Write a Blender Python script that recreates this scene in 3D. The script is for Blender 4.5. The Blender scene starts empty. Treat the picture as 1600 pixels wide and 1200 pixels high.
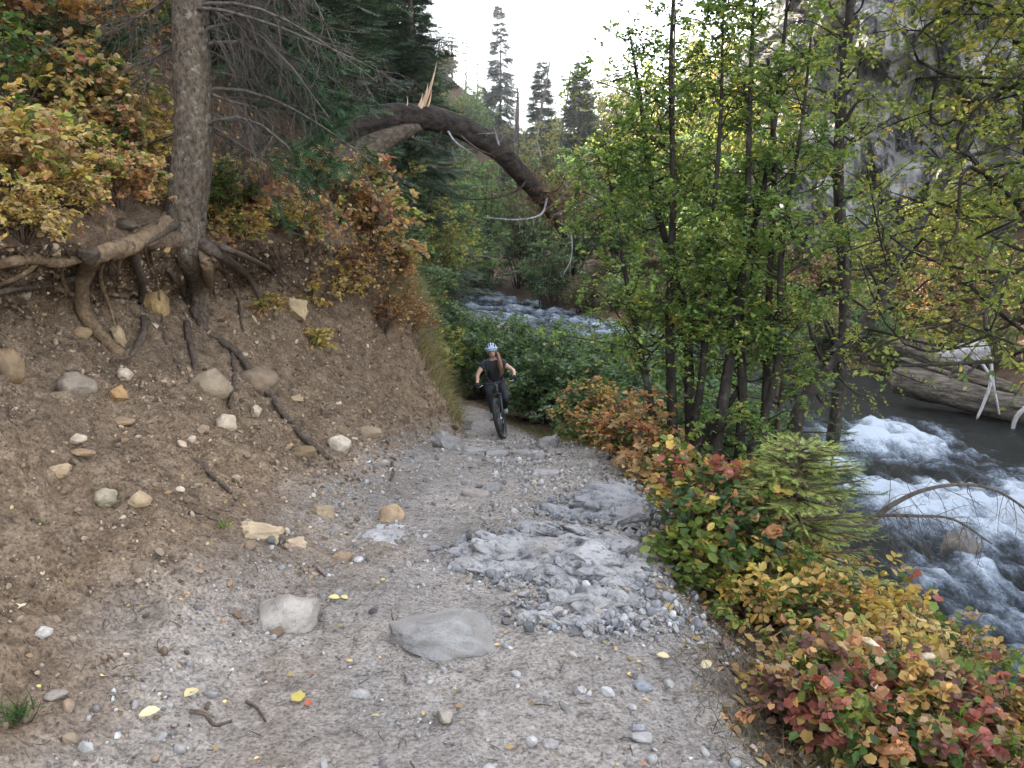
import bpy, math, random
import numpy as np
from mathutils import Vector, Matrix
from mathutils.bvhtree import BVHTree

sc = bpy.context.scene
COL = sc.collection
R = math.radians
random.seed(7)
rng = np.random.default_rng(7)

# ------------------------------------------------------------------ camera
F_PX, PITCH, CAM_Z = 1294.0, 10.5, 1.6
cd = bpy.data.cameras.new("camera"); cam = bpy.data.objects.new("camera", cd); COL.objects.link(cam)
cd.sensor_width = 36.0; cd.lens = 36.0 * F_PX / 1600.0; cd.clip_start = 0.05; cd.clip_end = 2000
cam.location = (0, 0, CAM_Z); cam.rotation_euler = (R(90 - PITCH), 0, 0)
sc.camera = cam

# ------------------------------------------------------------------ sky, sun, exposure
SUN_DIR = Vector((-0.66, 0.62, 0.50)).normalized()          # towards the sun, behind the left hill
w = bpy.data.worlds.new("World"); sc.world = w; w.use_nodes = True
nt = w.node_tree; nt.nodes.clear()
sky = nt.nodes.new("ShaderNodeTexSky"); sky.sky_type = 'NISHITA'; sky.sun_disc = False
sky.sun_elevation = math.asin(SUN_DIR.z); sky.sun_rotation = math.atan2(SUN_DIR.x, SUN_DIR.y)
sky.air_density = 1.0; sky.dust_density = 2.0; sky.ozone_density = 1.0
hs = nt.nodes.new("ShaderNodeHueSaturation"); hs.inputs['Saturation'].default_value = 0.36
bg = nt.nodes.new("ShaderNodeBackground"); bg.inputs['Strength'].default_value = 0.15
wo = nt.nodes.new("ShaderNodeOutputWorld")
nt.links.new(sky.outputs[0], hs.inputs['Color']); nt.links.new(hs.outputs[0], bg.inputs[0]); nt.links.new(bg.outputs[0], wo.inputs[0])
sd = bpy.data.lights.new("sun", 'SUN'); sd.energy = 4.6; sd.angle = R(0.5); sd.color = (1.0, 0.92, 0.78)
sun = bpy.data.objects.new("sun", sd); COL.objects.link(sun)
sun.rotation_euler = SUN_DIR.to_track_quat('Z', 'Y').to_euler(); sun.location = (-20, 20, 40)
sc.view_settings.view_transform = 'Standard'; sc.view_settings.look = 'None'
sc.view_settings.gamma = 1.0; sc.view_settings.exposure = 3.08
sc.cycles.max_bounces = 6; sc.cycles.diffuse_bounces = 3; sc.cycles.glossy_bounces = 2
sc.cycles.transmission_bounces = 3; sc.cycles.transparent_max_bounces = 4
sc.cycles.caustics_reflective = False; sc.cycles.caustics_refractive = False

# ------------------------------------------------------------------ noise
def _hash(ix, iy, iz, seed):
    h = (ix.astype(np.uint32) * np.uint32(374761393) + iy.astype(np.uint32) * np.uint32(668265263)
         + iz.astype(np.uint32) * np.uint32(2246822519) + np.uint32((seed * 3266489917) & 0xffffffff))
    h = (h ^ (h >> np.uint32(13))) * np.uint32(1274126177)
    h = (h ^ (h >> np.uint32(16))) * np.uint32(2654435769)
    h = h ^ (h >> np.uint32(15))
    return h.astype(np.float64) / 4294967295.0
def vnoise(p, seed=0):
    p = np.asarray(p, float); i = np.floor(p).astype(np.int64); f = p - i
    f = f * f * f * (f * (f * 6 - 15) + 10)
    x, y, z = i[:, 0], i[:, 1], i[:, 2]; u, v, ww = f[:, 0], f[:, 1], f[:, 2]
    def L(a, b, t): return a + (b - a) * t
    r = L(L(L(_hash(x, y, z, seed), _hash(x + 1, y, z, seed), u), L(_hash(x, y + 1, z, seed), _hash(x + 1, y + 1, z, seed), u), v),
          L(L(_hash(x, y, z + 1, seed), _hash(x + 1, y, z + 1, seed), u), L(_hash(x, y + 1, z + 1, seed), _hash(x + 1, y + 1, z + 1, seed), u), v), ww)
    return r * 2 - 1
def fbm(p, seed=0, octv=4, gain=0.5, lac=2.03):
    p = np.asarray(p, float); a, s, t = 1.0, np.zeros(len(p)), 0.0
    for k in range(octv):
        s += a * vnoise(p, seed + k * 17); t += a; a *= gain; p = p * lac + 11.3
    return s / t
def ridged(p, seed=0, octv=4, gain=0.5):
    p = np.asarray(p, float); a, s, t = 1.0, np.zeros(len(p)), 0.0
    for k in range(octv):
        s += a * (1 - np.abs(vnoise(p, seed + k * 17)) * 2); t += a; a *= gain; p = p * 2.1 + 5.7
    return s / t
def sstep(a, b, x):
    t = np.clip((x - a) / (b - a), 0, 1); return t * t * (3 - 2 * t)
def nrm(v):
    return v / np.maximum(np.linalg.norm(v, axis=-1, keepdims=True), 1e-9)

# ------------------------------------------------------------------ mesh building
class MB:
    def __init__(s): s.V, s.Fc, s.C, s.n = [], [], [], 0
    def add(s, V, Fc, col=None):
        V = np.asarray(V, float).reshape(-1, 3)
        s.V.append(V)
        for f in (Fc if isinstance(Fc, list) else [Fc]):
            f = np.asarray(f, np.int64)
            if len(f): s.Fc.append(f + s.n)
        c = np.ones((len(V), 3)) * 0.5 if col is None else np.broadcast_to(np.asarray(col, float), (len(V), 3))
        s.C.append(c); s.n += len(V); return s
    def mesh(s, name, mat, smooth=True, normals=None):
        V = np.concatenate(s.V); C_ = np.concatenate(s.C)
        me = bpy.data.meshes.new(name)
        me.vertices.add(len(V)); me.vertices.foreach_set("co", V.astype(np.float32).ravel())
        loops = np.concatenate([f.ravel() for f in s.Fc]).astype(np.int32)
        tot = np.concatenate([np.full(len(f), f.shape[1]) for f in s.Fc]).astype(np.int32)
        start = np.concatenate([[0], np.cumsum(tot)[:-1]]).astype(np.int32)
        me.loops.add(len(loops)); me.loops.foreach_set("vertex_index", loops)
        me.polygons.add(len(tot)); me.polygons.foreach_set("loop_start", start); me.polygons.foreach_set("loop_total", tot)
        me.polygons.foreach_set("use_smooth", np.full(len(tot), smooth))
        me.update(calc_edges=True)
        a = me.color_attributes.new("Col", 'FLOAT_COLOR', 'POINT')
        a.data.foreach_set("color", np.concatenate([C_, np.ones((len(V), 1))], 1).astype(np.float32).ravel())
        if mat: me.materials.append(mat)
        if normals is not None: me.normals_split_custom_set_from_vertices(normals.tolist())
        return me
    def obj(s, name, mat, parent=None, smooth=True, normals=None):
        return link(name, s.mesh(name, mat, smooth, normals), parent)
def link(name, me, parent=None):
    o = bpy.data.objects.new(name, me); COL.objects.link(o)
    if parent is not None: o.parent = parent
    return o
def tag(o, label=None, cat=None, group=None, kind=None):
    if label: o['label'] = label
    if cat: o['category'] = cat
    if group: o['group'] = group
    if kind: o['kind'] = kind
    return o
def thing(name, loc, label, cat, group=None, rotz=0.0):
    o = bpy.data.objects.new(name, None); COL.objects.link(o); o.location = loc; o.rotation_euler = (0, 0, rotz)
    o.empty_display_size = 0.2
    return tag(o, label, cat, group)
def copy_tree(o, parent=None):
    c = o.copy(); COL.objects.link(c)
    if parent is not None: c.parent = parent
    for ch in list(o.children): copy_tree(ch, c)
    return c

def tubes(P, rad, sides=5, cap=True):
    """P (n,m,3) polylines, rad (n,m): returns V, [quads, (end tris)]"""
    P = np.asarray(P, float); rad = np.asarray(rad, float)
    if P.ndim == 2: P = P[None]; rad = rad[None]
    n, m, _ = P.shape
    T = nrm(np.gradient(P, axis=1))
    mean = nrm(P[:, -1] - P[:, 0])
    ref = np.where(np.abs(mean[:, 2:3]) < 0.8, np.array([[0, 0, 1.0]]), np.array([[0, 1.0, 0.13]]))
    S = nrm(np.cross(T, ref[:, None, :])); U = np.cross(S, T)
    a = np.arange(sides) * 2 * np.pi / sides
    V = P[:, :, None, :] + rad[:, :, None, None] * (np.cos(a)[None, None, :, None] * S[:, :, None, :] + np.sin(a)[None, None, :, None] * U[:, :, None, :])
    idx = np.arange(n * m * sides).reshape(n, m, sides)
    q = np.stack([idx[:, :-1, :], np.roll(idx, -1, 2)[:, :-1, :], np.roll(idx, -1, 2)[:, 1:, :], idx[:, 1:, :]], -1).reshape(-1, 4)
    out = [q]
    V = V.reshape(-1, 3)
    if cap:
        e0 = len(V) + np.arange(n); V = np.concatenate([V, P[:, -1] + T[:, -1] * rad[:, -1:] * 0.3])
        r = idx[:, -1, :]; out.append(np.stack([r, np.roll(r, -1, 1), np.broadcast_to(e0[:, None], r.shape)], -1).reshape(-1, 3))
        e1 = len(V) + np.arange(n); V = np.concatenate([V, P[:, 0]])
        r = idx[:, 0, :]; out.append(np.stack([np.roll(r, -1, 1), r, np.broadcast_to(e1[:, None], r.shape)], -1).reshape(-1, 3))
    return V, out
def crspline(pts, n):
    """Catmull-Rom through pts (k,d) -> n points"""
    p = np.asarray(pts, float); k = len(p)
    q = np.concatenate([[2 * p[0] - p[1]], p, [2 * p[-1] - p[-2]]])
    t = np.linspace(0, k - 1 - 1e-6, n); i = t.astype(int); f = (t - i)[:, None]
    a, b, c, d = q[i], q[i + 1], q[i + 2], q[i + 3]
    return 0.5 * (2 * b + (c - a) * f + (2 * a - 5 * b + 4 * c - d) * f ** 2 + (3 * b - a - 3 * c + d) * f ** 3)
def limb(mb, pts, radii, n=24, sides=14, rough=0.12, freq=9.0, seed=0, stretch=0.35):
    """one organic tube through points with bark relief"""
    d = crspline(np.concatenate([np.asarray(pts, float), np.asarray(radii, float)[:, None]], 1), n)
    P, r = d[:, :3], np.maximum(d[:, 3], 0.001)
    V, Fc = tubes(P, r, sides)
    k = n * sides
    cen = np.repeat(P, sides, 0); out = V[:k] - cen
    dirs = nrm(out); ang = np.tile(np.arange(sides) * 2 * np.pi / sides, n)
    L = np.repeat(np.concatenate([[0], np.cumsum(np.linalg.norm(np.diff(P, axis=0), axis=1))]), sides)
    q = np.stack([np.cos(ang) * 1.6, np.sin(ang) * 1.6, L * freq * stretch], 1)
    nn = fbm(q * 1.0, seed, 3) * 0.8 + ridged(np.stack([np.cos(ang) * 4, np.sin(ang) * 4, L * freq * .45], 1), seed + 5, 3) * 0.55 - .1
    V[:k] = cen + out * (1 + rough * nn)[:, None]
    mb.add(V, Fc); return P, r

# leaf templates: unit length along +y, normal +z
def T_ovate():
    V = [(0, 0, 0), (0, .5, 0), (0, 1, -.06), (.22, .2, .05), (.32, .5, .08), (.2, .8, .03), (-.22, .2, .05), (-.32, .5, .08), (-.2, .8, .03)]
    return np.array(V), np.array([(0, 3, 4, 1), (1, 4, 5, 2), (0, 1, 7, 6), (1, 2, 8, 7)])
def T_diamond():
    V = [(0, 0, 0), (.34, .45, .09), (0, 1, -.05), (-.34, .45, .09)]
    return np.array(V), np.array([(0, 1, 2), (0, 2, 3)])
def T_maple():
    ring = [(0, .03), (.20, -.03), (.42, .10), (.42, .30), (.53, .55), (.36, .64), (.22, .84), (0, .98)]
    pts = ring + [(-x, y) for x, y in ring[-2:0:-1]]
    V = [(0, .38, 0)] + [(x, y, .10 * abs(x) * 2 - .05 * (y > .8)) for x, y in pts]
    n = len(pts)
    return np.array(V), np.array([(0, 1 + k, 1 + (k + 1) % n) for k in range(n)])[:, [0, 1, 2]]
def T_needle():
    V = [(-.05, 0, 0), (.05, 0, 0), (.035, .7, 0), (0, 1, 0), (-.035, .7, 0)]
    return np.array(V), np.array([(0, 1, 2, 4), (4, 2, 3, 3)])[:1] if False else np.array([(0, 1, 2, 4)])
def T_sprig():
    """flat conifer sprig: axis with needle teeth, as triangles"""
    V, Fc = [], []
    for k in range(6):
        y = k / 6.0
        for s in (-1, 1):
            b = len(V); l = .26 * (1 - .45 * y)
            V += [(0, y - .02, 0), (0, y + .07, 0), (s * l, y + .17, .03 * (k % 2))]
            Fc.append((b, b + 1, b + 2))
    b = len(V); V += [(-.03, .8, 0), (.03, .8, 0), (0, 1.08, 0)]; Fc.append((b, b + 1, b + 2))
    return np.array(V), np.array(Fc)
OVATE, DIAMOND, MAPLE, SPRIG = T_ovate(), T_diamond(), T_maple(), T_sprig()
def leaves(mb, P, D, N, S, colr, tmpl, curl=0.0):
    P, D, N = np.asarray(P), nrm(np.asarray(D)), np.asarray(N)
    X = nrm(np.cross(D, N)); Z = np.cross(X, D)
    tv, tf = tmpl; S = np.asarray(S)[:, None, None]
    V = P[:, None, :] + S * (tv[None, :, 0:1] * X[:, None, :] + tv[None, :, 1:2] * D[:, None, :] + tv[None, :, 2:3] * Z[:, None, :])
    n, k = len(P), len(tv)
    Fc = (np.arange(n) * k)[:, None, None] + tf[None]
    mb.add(V.reshape(-1, 3), Fc.reshape(-1, tf.shape[1]), np.repeat(colr, k, 0))
def pick(g, n, pal, jit=0.22, hue=0.06):
    cols = np.array([p[0] for p in pal], float); wt = np.array([p[1] for p in pal], float)
    c = cols[g.choice(len(pal), n, p=wt / wt.sum())]
    c = c * np.exp(g.normal(0, jit, (n, 1))) * np.exp(g.normal(0, hue, (n, 3)))
    return np.clip(c, 0.005, 0.85)
def rsph(g, n):
    return nrm(g.normal(size=(n, 3)))

# ------------------------------------------------------------------ materials
def newmat(name):
    m = bpy.data.materials.new(name); m.use_nodes = True; n = m.node_tree; n.nodes.clear()
    return m, n, n.nodes.new("ShaderNodeOutputMaterial")
def N(n, t, **kw):
    x = n.nodes.new(t)
    for k, v in kw.items():
        if k in x.inputs.keys(): x.inputs[k].default_value = v
        else: setattr(x, k, v)
    return x
def noise_node(n, vec, scale, detail=4, rough=.55):
    x = N(n, "ShaderNodeTexNoise"); x.inputs['Scale'].default_value = scale; x.inputs['Detail'].default_value = detail; x.inputs['Roughness'].default_value = rough
    if vec is not None: n.links.new(vec, x.inputs['Vector'])
    return x
def ramp(n, src, stops):
    x = N(n, "ShaderNodeValToRGB"); e = x.color_ramp.elements
    while len(e) < len(stops): e.new(0.5)
    for k, (p, c) in enumerate(stops):
        e[k].position = p; e[k].color = (*c, 1) if len(c) == 3 else c
    n.links.new(src, x.inputs[0]); return x
def mixc(n, a, b, fac, blend='MIX'):
    x = N(n, "ShaderNodeMix", data_type='RGBA', blend_type=blend)
    for s, v in ((6, a), (7, b), (0, fac)):
        if hasattr(v, 'is_linked') or hasattr(v, 'links'): n.links.new(v, x.inputs[s])
        else: x.inputs[s].default_value = (*v, 1) if isinstance(v, tuple) else v
    return x.outputs[2]
def math_node(n, op, a, b=None):
    x = N(n, "ShaderNodeMath", operation=op)
    for k, v in enumerate((a, b)):
        if v is None: continue
        if hasattr(v, 'links'): n.links.new(v, x.inputs[k])
        else: x.inputs[k].default_value = v
    return x.outputs[0]
def bump(n, h, strength, dist, prev=None):
    x = N(n, "ShaderNodeBump"); x.inputs['Strength'].default_value = strength; x.inputs['Distance'].default_value = dist
    n.links.new(h, x.inputs['Height'])
    if prev is not None: n.links.new(prev, x.inputs['Normal'])
    return x.outputs[0]
def coords(n, kind='Object', scale=(1, 1, 1)):
    t = N(n, "ShaderNodeTexCoord"); o = t.outputs[kind]
    if scale != (1, 1, 1):
        m = N(n, "ShaderNodeMapping"); m.inputs['Scale'].default_value = scale; n.links.new(o, m.inputs['Vector']); o = m.outputs[0]
    return o
def attr(n, name="Col"):
    a = N(n, "ShaderNodeAttribute"); a.attribute_name = name; return a

def mat_leaf(name="leaf", trans=0.5, rough=0.5, spec=0.35):
    m, n, o = newmat(name); a = attr(n)
    p = N(n, "ShaderNodeBsdfPrincipled"); p.inputs['Roughness'].default_value = rough; p.inputs['Specular IOR Level'].default_value = spec
    n.links.new(a.outputs[0], p.inputs['Base Color'])
    t = N(n, "ShaderNodeBsdfTranslucent")
    c = mixc(n, a.outputs[0], (1.12, 1.06, 0.72), 1.0, 'MULTIPLY'); n.links.new(c, t.inputs[0])
    x = N(n, "ShaderNodeMixShader"); x.inputs[0].default_value = trans
    n.links.new(p.outputs[0], x.inputs[1]); n.links.new(t.outputs[0], x.inputs[2]); n.links.new(x.outputs[0], o.inputs[0]); return m
def mat_bark(name, c0, c1, c2=None, scale=14, vs=0.25, rough=0.9, bs=0.6, bd=0.02):
    m, n, o = newmat(name); v = coords(n, 'Object', vs if isinstance(vs, tuple) else (1, 1, vs))
    a = noise_node(n, v, scale, 6, .65); r = ramp(n, a.outputs[0], [(.32, c0), (.62, c1)])
    col = r.outputs[0]
    if c2:
        b = noise_node(n, coords(n), scale * .45, 5, .7); rb = ramp(n, b.outputs[0], [(.55, (0, 0, 0)), (.68, (1, 1, 1))])
        col = mixc(n, col, c2, rb.outputs[0])
    p = N(n, "ShaderNodeBsdfPrincipled"); p.inputs['Roughness'].default_value = rough; p.inputs['Specular IOR Level'].default_value = .2
    n.links.new(col, p.inputs['Base Color'])
    n.links.new(bump(n, a.outputs[0], bs, bd), p.inputs['Normal']); n.links.new(p.outputs[0], o.inputs[0]); return m
def mat_plain(name, col, rough=.5, metal=0.0, spec=.5, noise=0.12, scale=30):
    m, n, o = newmat(name); p = N(n, "ShaderNodeBsdfPrincipled")
    a = noise_node(n, coords(n), scale, 4)
    r = ramp(n, a.outputs[0], [(.3, tuple(c * (1 - noise) for c in col)), (.7, tuple(min(1, c * (1 + noise)) for c in col))])
    n.links.new(r.outputs[0], p.inputs['Base Color'])
    p.inputs['Roughness'].default_value = rough; p.inputs['Metallic'].default_value = metal; p.inputs['Specular IOR Level'].default_value = spec
    n.links.new(p.outputs[0], o.inputs[0]); return m
def mat_rock(name="stone"):
    m, n, o = newmat(name)
    oi = N(n, "ShaderNodeObjectInfo"); v = coords(n)
    vv = N(n, "ShaderNodeVectorMath", operation='ADD'); n.links.new(v, vv.inputs[0])
    sc_ = N(n, "ShaderNodeMath", operation='MULTIPLY'); n.links.new(oi.outputs['Random'], sc_.inputs[0]); sc_.inputs[1].default_value = 37.0
    n.links.new(sc_.outputs[0], vv.inputs[1]); v = vv.outputs[0]
    a = noise_node(n, v, 2.2, 7, .65); r = ramp(n, a.outputs[0], [(.28, (.62, .58, .54)), (.5, (.95, .95, .95)), (.72, (1.25, 1.22, 1.18))])
    c = mixc(n, oi.outputs['Color'], r.outputs[0], 1.0, 'MULTIPLY')
    b = noise_node(n, v, 1.1, 5, .6); rb = ramp(n, b.outputs[0], [(.50, (0, 0, 0)), (.66, (1, 1, 1))])
    c = mixc(n, c, (.150, .112, .085), math_node(n, 'MULTIPLY', rb.outputs[0], .55))
    s = noise_node(n, v, 26, 3, .6); rs = ramp(n, s.outputs[0], [(.33, (.5, .48, .46)), (.43, (1, 1, 1))])
    c = mixc(n, c, rs.outputs[0], .6, 'MULTIPLY')
    p = N(n, "ShaderNodeBsdfPrincipled"); p.inputs['Roughness'].default_value = .88; p.inputs['Specular IOR Level'].default_value = .25
    n.links.new(c, p.inputs['Base Color'])
    n.links.new(bump(n, s.outputs[0], .35, .03, bump(n, a.outputs[0], .45, .08)), p.inputs['Normal']); n.links.new(p.outputs[0], o.inputs[0]); return m
def mat_attr(name, rough=.9, spec=.2):
    m, n, o = newmat(name); p = N(n, "ShaderNodeBsdfPrincipled"); a = attr(n)
    s = noise_node(n, coords(n), 40, 3); r = ramp(n, s.outputs[0], [(.3, (.8, .8, .8)), (.7, (1.15, 1.15, 1.15))])
    n.links.new(mixc(n, a.outputs[0], r.outputs[0], 1.0, 'MULTIPLY'), p.inputs['Base Color'])
    p.inputs['Roughness'].default_value = rough; p.inputs['Specular IOR Level'].default_value = spec
    n.links.new(p.outputs[0], o.inputs[0]); return m
def mat_ground():
    """Col.r = gravel share, Col.g = leaf litter share plus painted hollow shade, Col.b = pale bedrock dust"""
    m, n, o = newmat("soil"); v = coords(n); a = attr(n)
    sep = N(n, "ShaderNodeSeparateColor"); n.links.new(a.outputs[0], sep.inputs[0])
    big = noise_node(n, v, 1.3, 6, .6); mid = noise_node(n, v, 9, 6, .65); fine = noise_node(n, v, 70, 5, .7)
    soil = ramp(n, mid.outputs[0], [(.28, (.088, .059, .038)), (.5, (.178, .127, .084)), (.72, (.265, .198, .138))]).outputs[0]
    grav = ramp(n, mid.outputs[0], [(.28, (.195, .172, .150)), (.5, (.265, .240, .216)), (.74, (.335, .310, .285))]).outputs[0]
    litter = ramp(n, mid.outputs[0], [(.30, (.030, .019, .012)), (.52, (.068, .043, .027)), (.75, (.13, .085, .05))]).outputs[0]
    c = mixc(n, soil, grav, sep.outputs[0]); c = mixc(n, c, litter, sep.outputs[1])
    bt = ramp(n, big.outputs[0], [(.3, (.72, .72, .74)), (.7, (1.22, 1.2, 1.17))]).outputs[0]
    c = mixc(n, c, bt, 1.0, 'MULTIPLY')
    ft = ramp(n, fine.outputs[0], [(.34, (.36, .33, .30)), (.5, (1, 1, 1)), (.68, (1.5, 1.48, 1.45))]).outputs[0]  # fine dark pits put into the colour where ambient shading is weak
    c = mixc(n, c, ft, .9, 'MULTIPLY')
    cl = noise_node(n, coords(n, 'Object', (1, 1.3, 1)), 24, 5, .75)
    c = mixc(n, c, ramp(n, cl.outputs[0], [(.33, (.42, .40, .38)), (.47, (1, 1, 1)), (.70, (1.22, 1.2, 1.18))]).outputs[0], .75, 'MULTIPLY')  # dark clods, their tone also painted to strengthen weak pit shading
    vo = N(n, "ShaderNodeTexVoronoi"); vo.inputs['Scale'].default_value = 55; vo.inputs['Randomness'].default_value = 1; n.links.new(v, vo.inputs['Vector'])
    vs = N(n, "ShaderNodeSeparateColor"); n.links.new(vo.outputs['Color'], vs.inputs[0])
    near = ramp(n, vo.outputs['Distance'], [(.28, (1, 1, 1)), (.42, (0, 0, 0))]).outputs[0]
    few = ramp(n, vs.outputs[0], [(.86, (0, 0, 0)), (.88, (1, 1, 1))]).outputs[0]
    msk = math_node(n, 'MULTIPLY', near, few)
    pc = ramp(n, vs.outputs[1], [(0, (.08, .06, .045)), (.5, (.20, .165, .13)), (1, (.38, .33, .27))]).outputs[0]
    c = mixc(n, c, pc, math_node(n, 'MULTIPLY', msk, .8))
    c = mixc(n, c, (.42, .40, .385), sep.outputs[2])
    p = N(n, "ShaderNodeBsdfPrincipled"); p.inputs['Roughness'].default_value = .95; p.inputs['Specular IOR Level'].default_value = .15
    n.links.new(c, p.inputs['Base Color'])
    b = bump(n, mid.outputs[0], .6, .06); b = bump(n, cl.outputs[0], .7, .03, b); b = bump(n, fine.outputs[0], .55, .012, b); b = bump(n, msk, .5, .008, b)
    n.links.new(b, p.inputs['Normal']); n.links.new(p.outputs[0], o.inputs[0]); return m
def mat_cliff():
    m, n, o = newmat("cliff_rock"); v = coords(n)
    a = noise_node(n, coords(n, 'Object', (1, 1, 1)), .35, 8, .65)
    r = ramp(n, a.outputs[0], [(.32, (.08, .078, .08)), (.47, (.24, .233, .228)), (.66, (.46, .44, .41))]).outputs[0]
    st = noise_node(n, coords(n, 'Object', (1.4, 1.4, .12)), .9, 6, .7)
    rs = ramp(n, st.outputs[0], [(.40, (.22, .215, .22)), (.50, (1, 1, 1))]).outputs[0]
    c = mixc(n, r, rs, .9, 'MULTIPLY')
    wn = noise_node(n, v, .22, 5, .6); rw = ramp(n, wn.outputs[0], [(.55, (0, 0, 0)), (.68, (1, 1, 1))]).outputs[0]
    c = mixc(n, c, (.34, .24, .15), math_node(n, 'MULTIPLY', rw, .45))
    kn = noise_node(n, coords(n, 'Object', (1, 1, .5)), 1.1, 9, .75); cr = ramp(n, kn.outputs[0], [(.42, (.12, .12, .125)), (.49, (1, 1, 1))]).outputs[0]
    c = mixc(n, c, cr, .85, 'MULTIPLY')
    p = N(n, "ShaderNodeBsdfPrincipled"); p.inputs['Roughness'].default_value = .9; p.inputs['Specular IOR Level'].default_value = .2
    n.links.new(c, p.inputs['Base Color'])
    f = noise_node(n, v, 2.5, 8, .7)
    n.links.new(bump(n, f.outputs[0], .8, .4, bump(n, cr, .7, .3)), p.inputs['Normal']); n.links.new(p.outputs[0], o.inputs[0]); return m
def mat_water():
    m, n, o = newmat("river_water"); a = attr(n); sep = N(n, "ShaderNodeSeparateColor"); n.links.new(a.outputs[0], sep.inputs[0])
    v1 = coords(n, 'Object', (2.2, 1.1, 1)); f1 = noise_node(n, v1, 1.5, 9, .74)
    v2 = coords(n, 'Object', (3, 1.2, 3)); f2 = noise_node(n, v2, 3.2, 8, .76)
    f3 = noise_node(n, coords(n, 'Object', (9, 4.5, 9)), 2.6, 5, .7)
    s = math_node(n, 'ADD', math_node(n, 'MULTIPLY', f1.outputs[0], .55), math_node(n, 'MULTIPLY', f2.outputs[0], .30)); s = math_node(n, 'ADD', s, math_node(n, 'MULTIPLY', f3.outputs[0], .22))
    s = math_node(n, 'ADD', s, sep.outputs[0])
    k = ramp(n, s, [(.86, (0, 0, 0)), (.97, (.16, .16, .16)), (1.08, (.42, .42, .42)), (1.26, (1, 1, 1))]).outputs[0]
    sc2 = math_node(n, 'MULTIPLY', s, .75); k = ramp(n, sc2, [(.60, (0, 0, 0)), (.665, (.2, .2, .2)), (.74, (.55, .55, .55)), (.83, (1, 1, 1))]).outputs[0]
    w_ = N(n, "ShaderNodeBsdfPrincipled"); w_.inputs['Base Color'].default_value = (.010, .013, .012, 1); w_.inputs['Roughness'].default_value = .10
    w_.inputs['IOR'].default_value = 1.33; w_.inputs['Specular IOR Level'].default_value = .42
    fo = N(n, "ShaderNodeBsdfPrincipled"); fo.inputs['Roughness'].default_value = .7
    n.links.new(mixc(n, (.20, .28, .40), (.60, .68, .78), k), fo.inputs['Base Color'])
    b = bump(n, f3.outputs[0], .5, .08, bump(n, f2.outputs[0], .8, .16, bump(n, f1.outputs[0], .8, .35))); n.links.new(b, w_.inputs['Normal']); n.links.new(b, fo.inputs['Normal'])
    x = N(n, "ShaderNodeMixShader"); n.links.new(k, x.inputs[0]); n.links.new(w_.outputs[0], x.inputs[1]); n.links.new(fo.outputs[0], x.inputs[2])
    n.links.new(x.outputs[0], o.inputs[0]); return m

M_LEAF = mat_leaf(); M_NEEDLE = mat_leaf("needles", .15, .6, .25)
M_DRYLEAF = mat_leaf("dry_leaf", .1, .8, .15)
M_GROUND = mat_ground(); M_ROCK = mat_rock(); M_GRAVEL = mat_attr("gravel_stone")
M_SPRUCE = mat_bark("spruce_bark", (.030, .023, .018), (.150, .115, .082), (.25, .22, .17), 34, .6, .9, 1.0, .03)
M_ROOT = mat_bark("root_bark", (.085, .057, .034), (.24, .165, .10), (.12, .082, .05), 26, 1.0, .9, .8, .02)
M_DKROOT = mat_bark("dark_root_bark", (.035, .026, .020), (.115, .085, .064), None, 34, 1.0)
M_TWIG = mat_bark("dead_twig", (.040, .032, .026), (.125, .105, .088), None, 30, .5)
M_DARKBARK = mat_bark("dark_furrowed_bark", (.008, .006, .005), (.050, .039, .032), None, 11, (.45, 1.3, 1.3), .95, 1.0, .06)
M_OLDWOOD = mat_bark("weathered_wood", (.020, .015, .011), (.105, .078, .056), (.045, .035, .027), 16, (.5, 1.3, 1.3))
M_ALDER = mat_bark("alder_bark", (.012, .010, .008), (.044, .036, .029), (.085, .078, .066), 20, .5)
M_STEM = mat_bark("shrub_stem", (.035, .024, .018), (.11, .075, .055), None, 40, .5)
M_DRIFT = mat_bark("driftwood", (.032, .026, .020), (.150, .128, .104), (.07, .058, .038), 6, (.25, 1.2, 2.2), .9, 1.0, .10)
M_SILVER = mat_bark("bleached_wood", (.15, .145, .14), (.34, .33, .32), None, 20, .3)
M_SPLINTER = mat_bark("fresh_splintered_wood", (.30, .19, .11), (.56, .40, .27), None, 40, .06)

# ------------------------------------------------------------------ pixel rays (1600 x 1200 photo pixels)
cp, sp = math.cos(R(PITCH)), math.sin(R(PITCH))
def ray(px, py):
    x, u = (px - 800) / F_PX, -(py - 600) / F_PX
    return Vector((x, cp + u * sp, -sp + u * cp))
def at(px, py, Y):
    d = ray(px, py); k = Y / d.y
    return Vector((d.x * k, Y, CAM_Z + d.z * k))

# ------------------------------------------------------------------ terrain loft
def ip(y, tab):
    k = np.array(tab, float); return np.interp(y, k[:, 0], k[:, 1])
XS = [(-8, 4.3), (5, 4.6), (10, 4.9), (16, 5.2), (25, 4.6), (35, 2.2), (45, -1), (52, -4), (63, -8), (95, -16), (130, -28), (260, -80)]
XF = [(-8, 16), (10, 15.5), (18, 14.5), (25, 13.2), (35, 8.5), (45, 4.3), (52, 1), (63, -3), (95, -8.5), (130, -19), (260, -68)]
ZR = [(-8, -3.3), (20, -3.2), (60, -2.8), (95, -2.2), (130, -1.6), (260, 1)]
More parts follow.
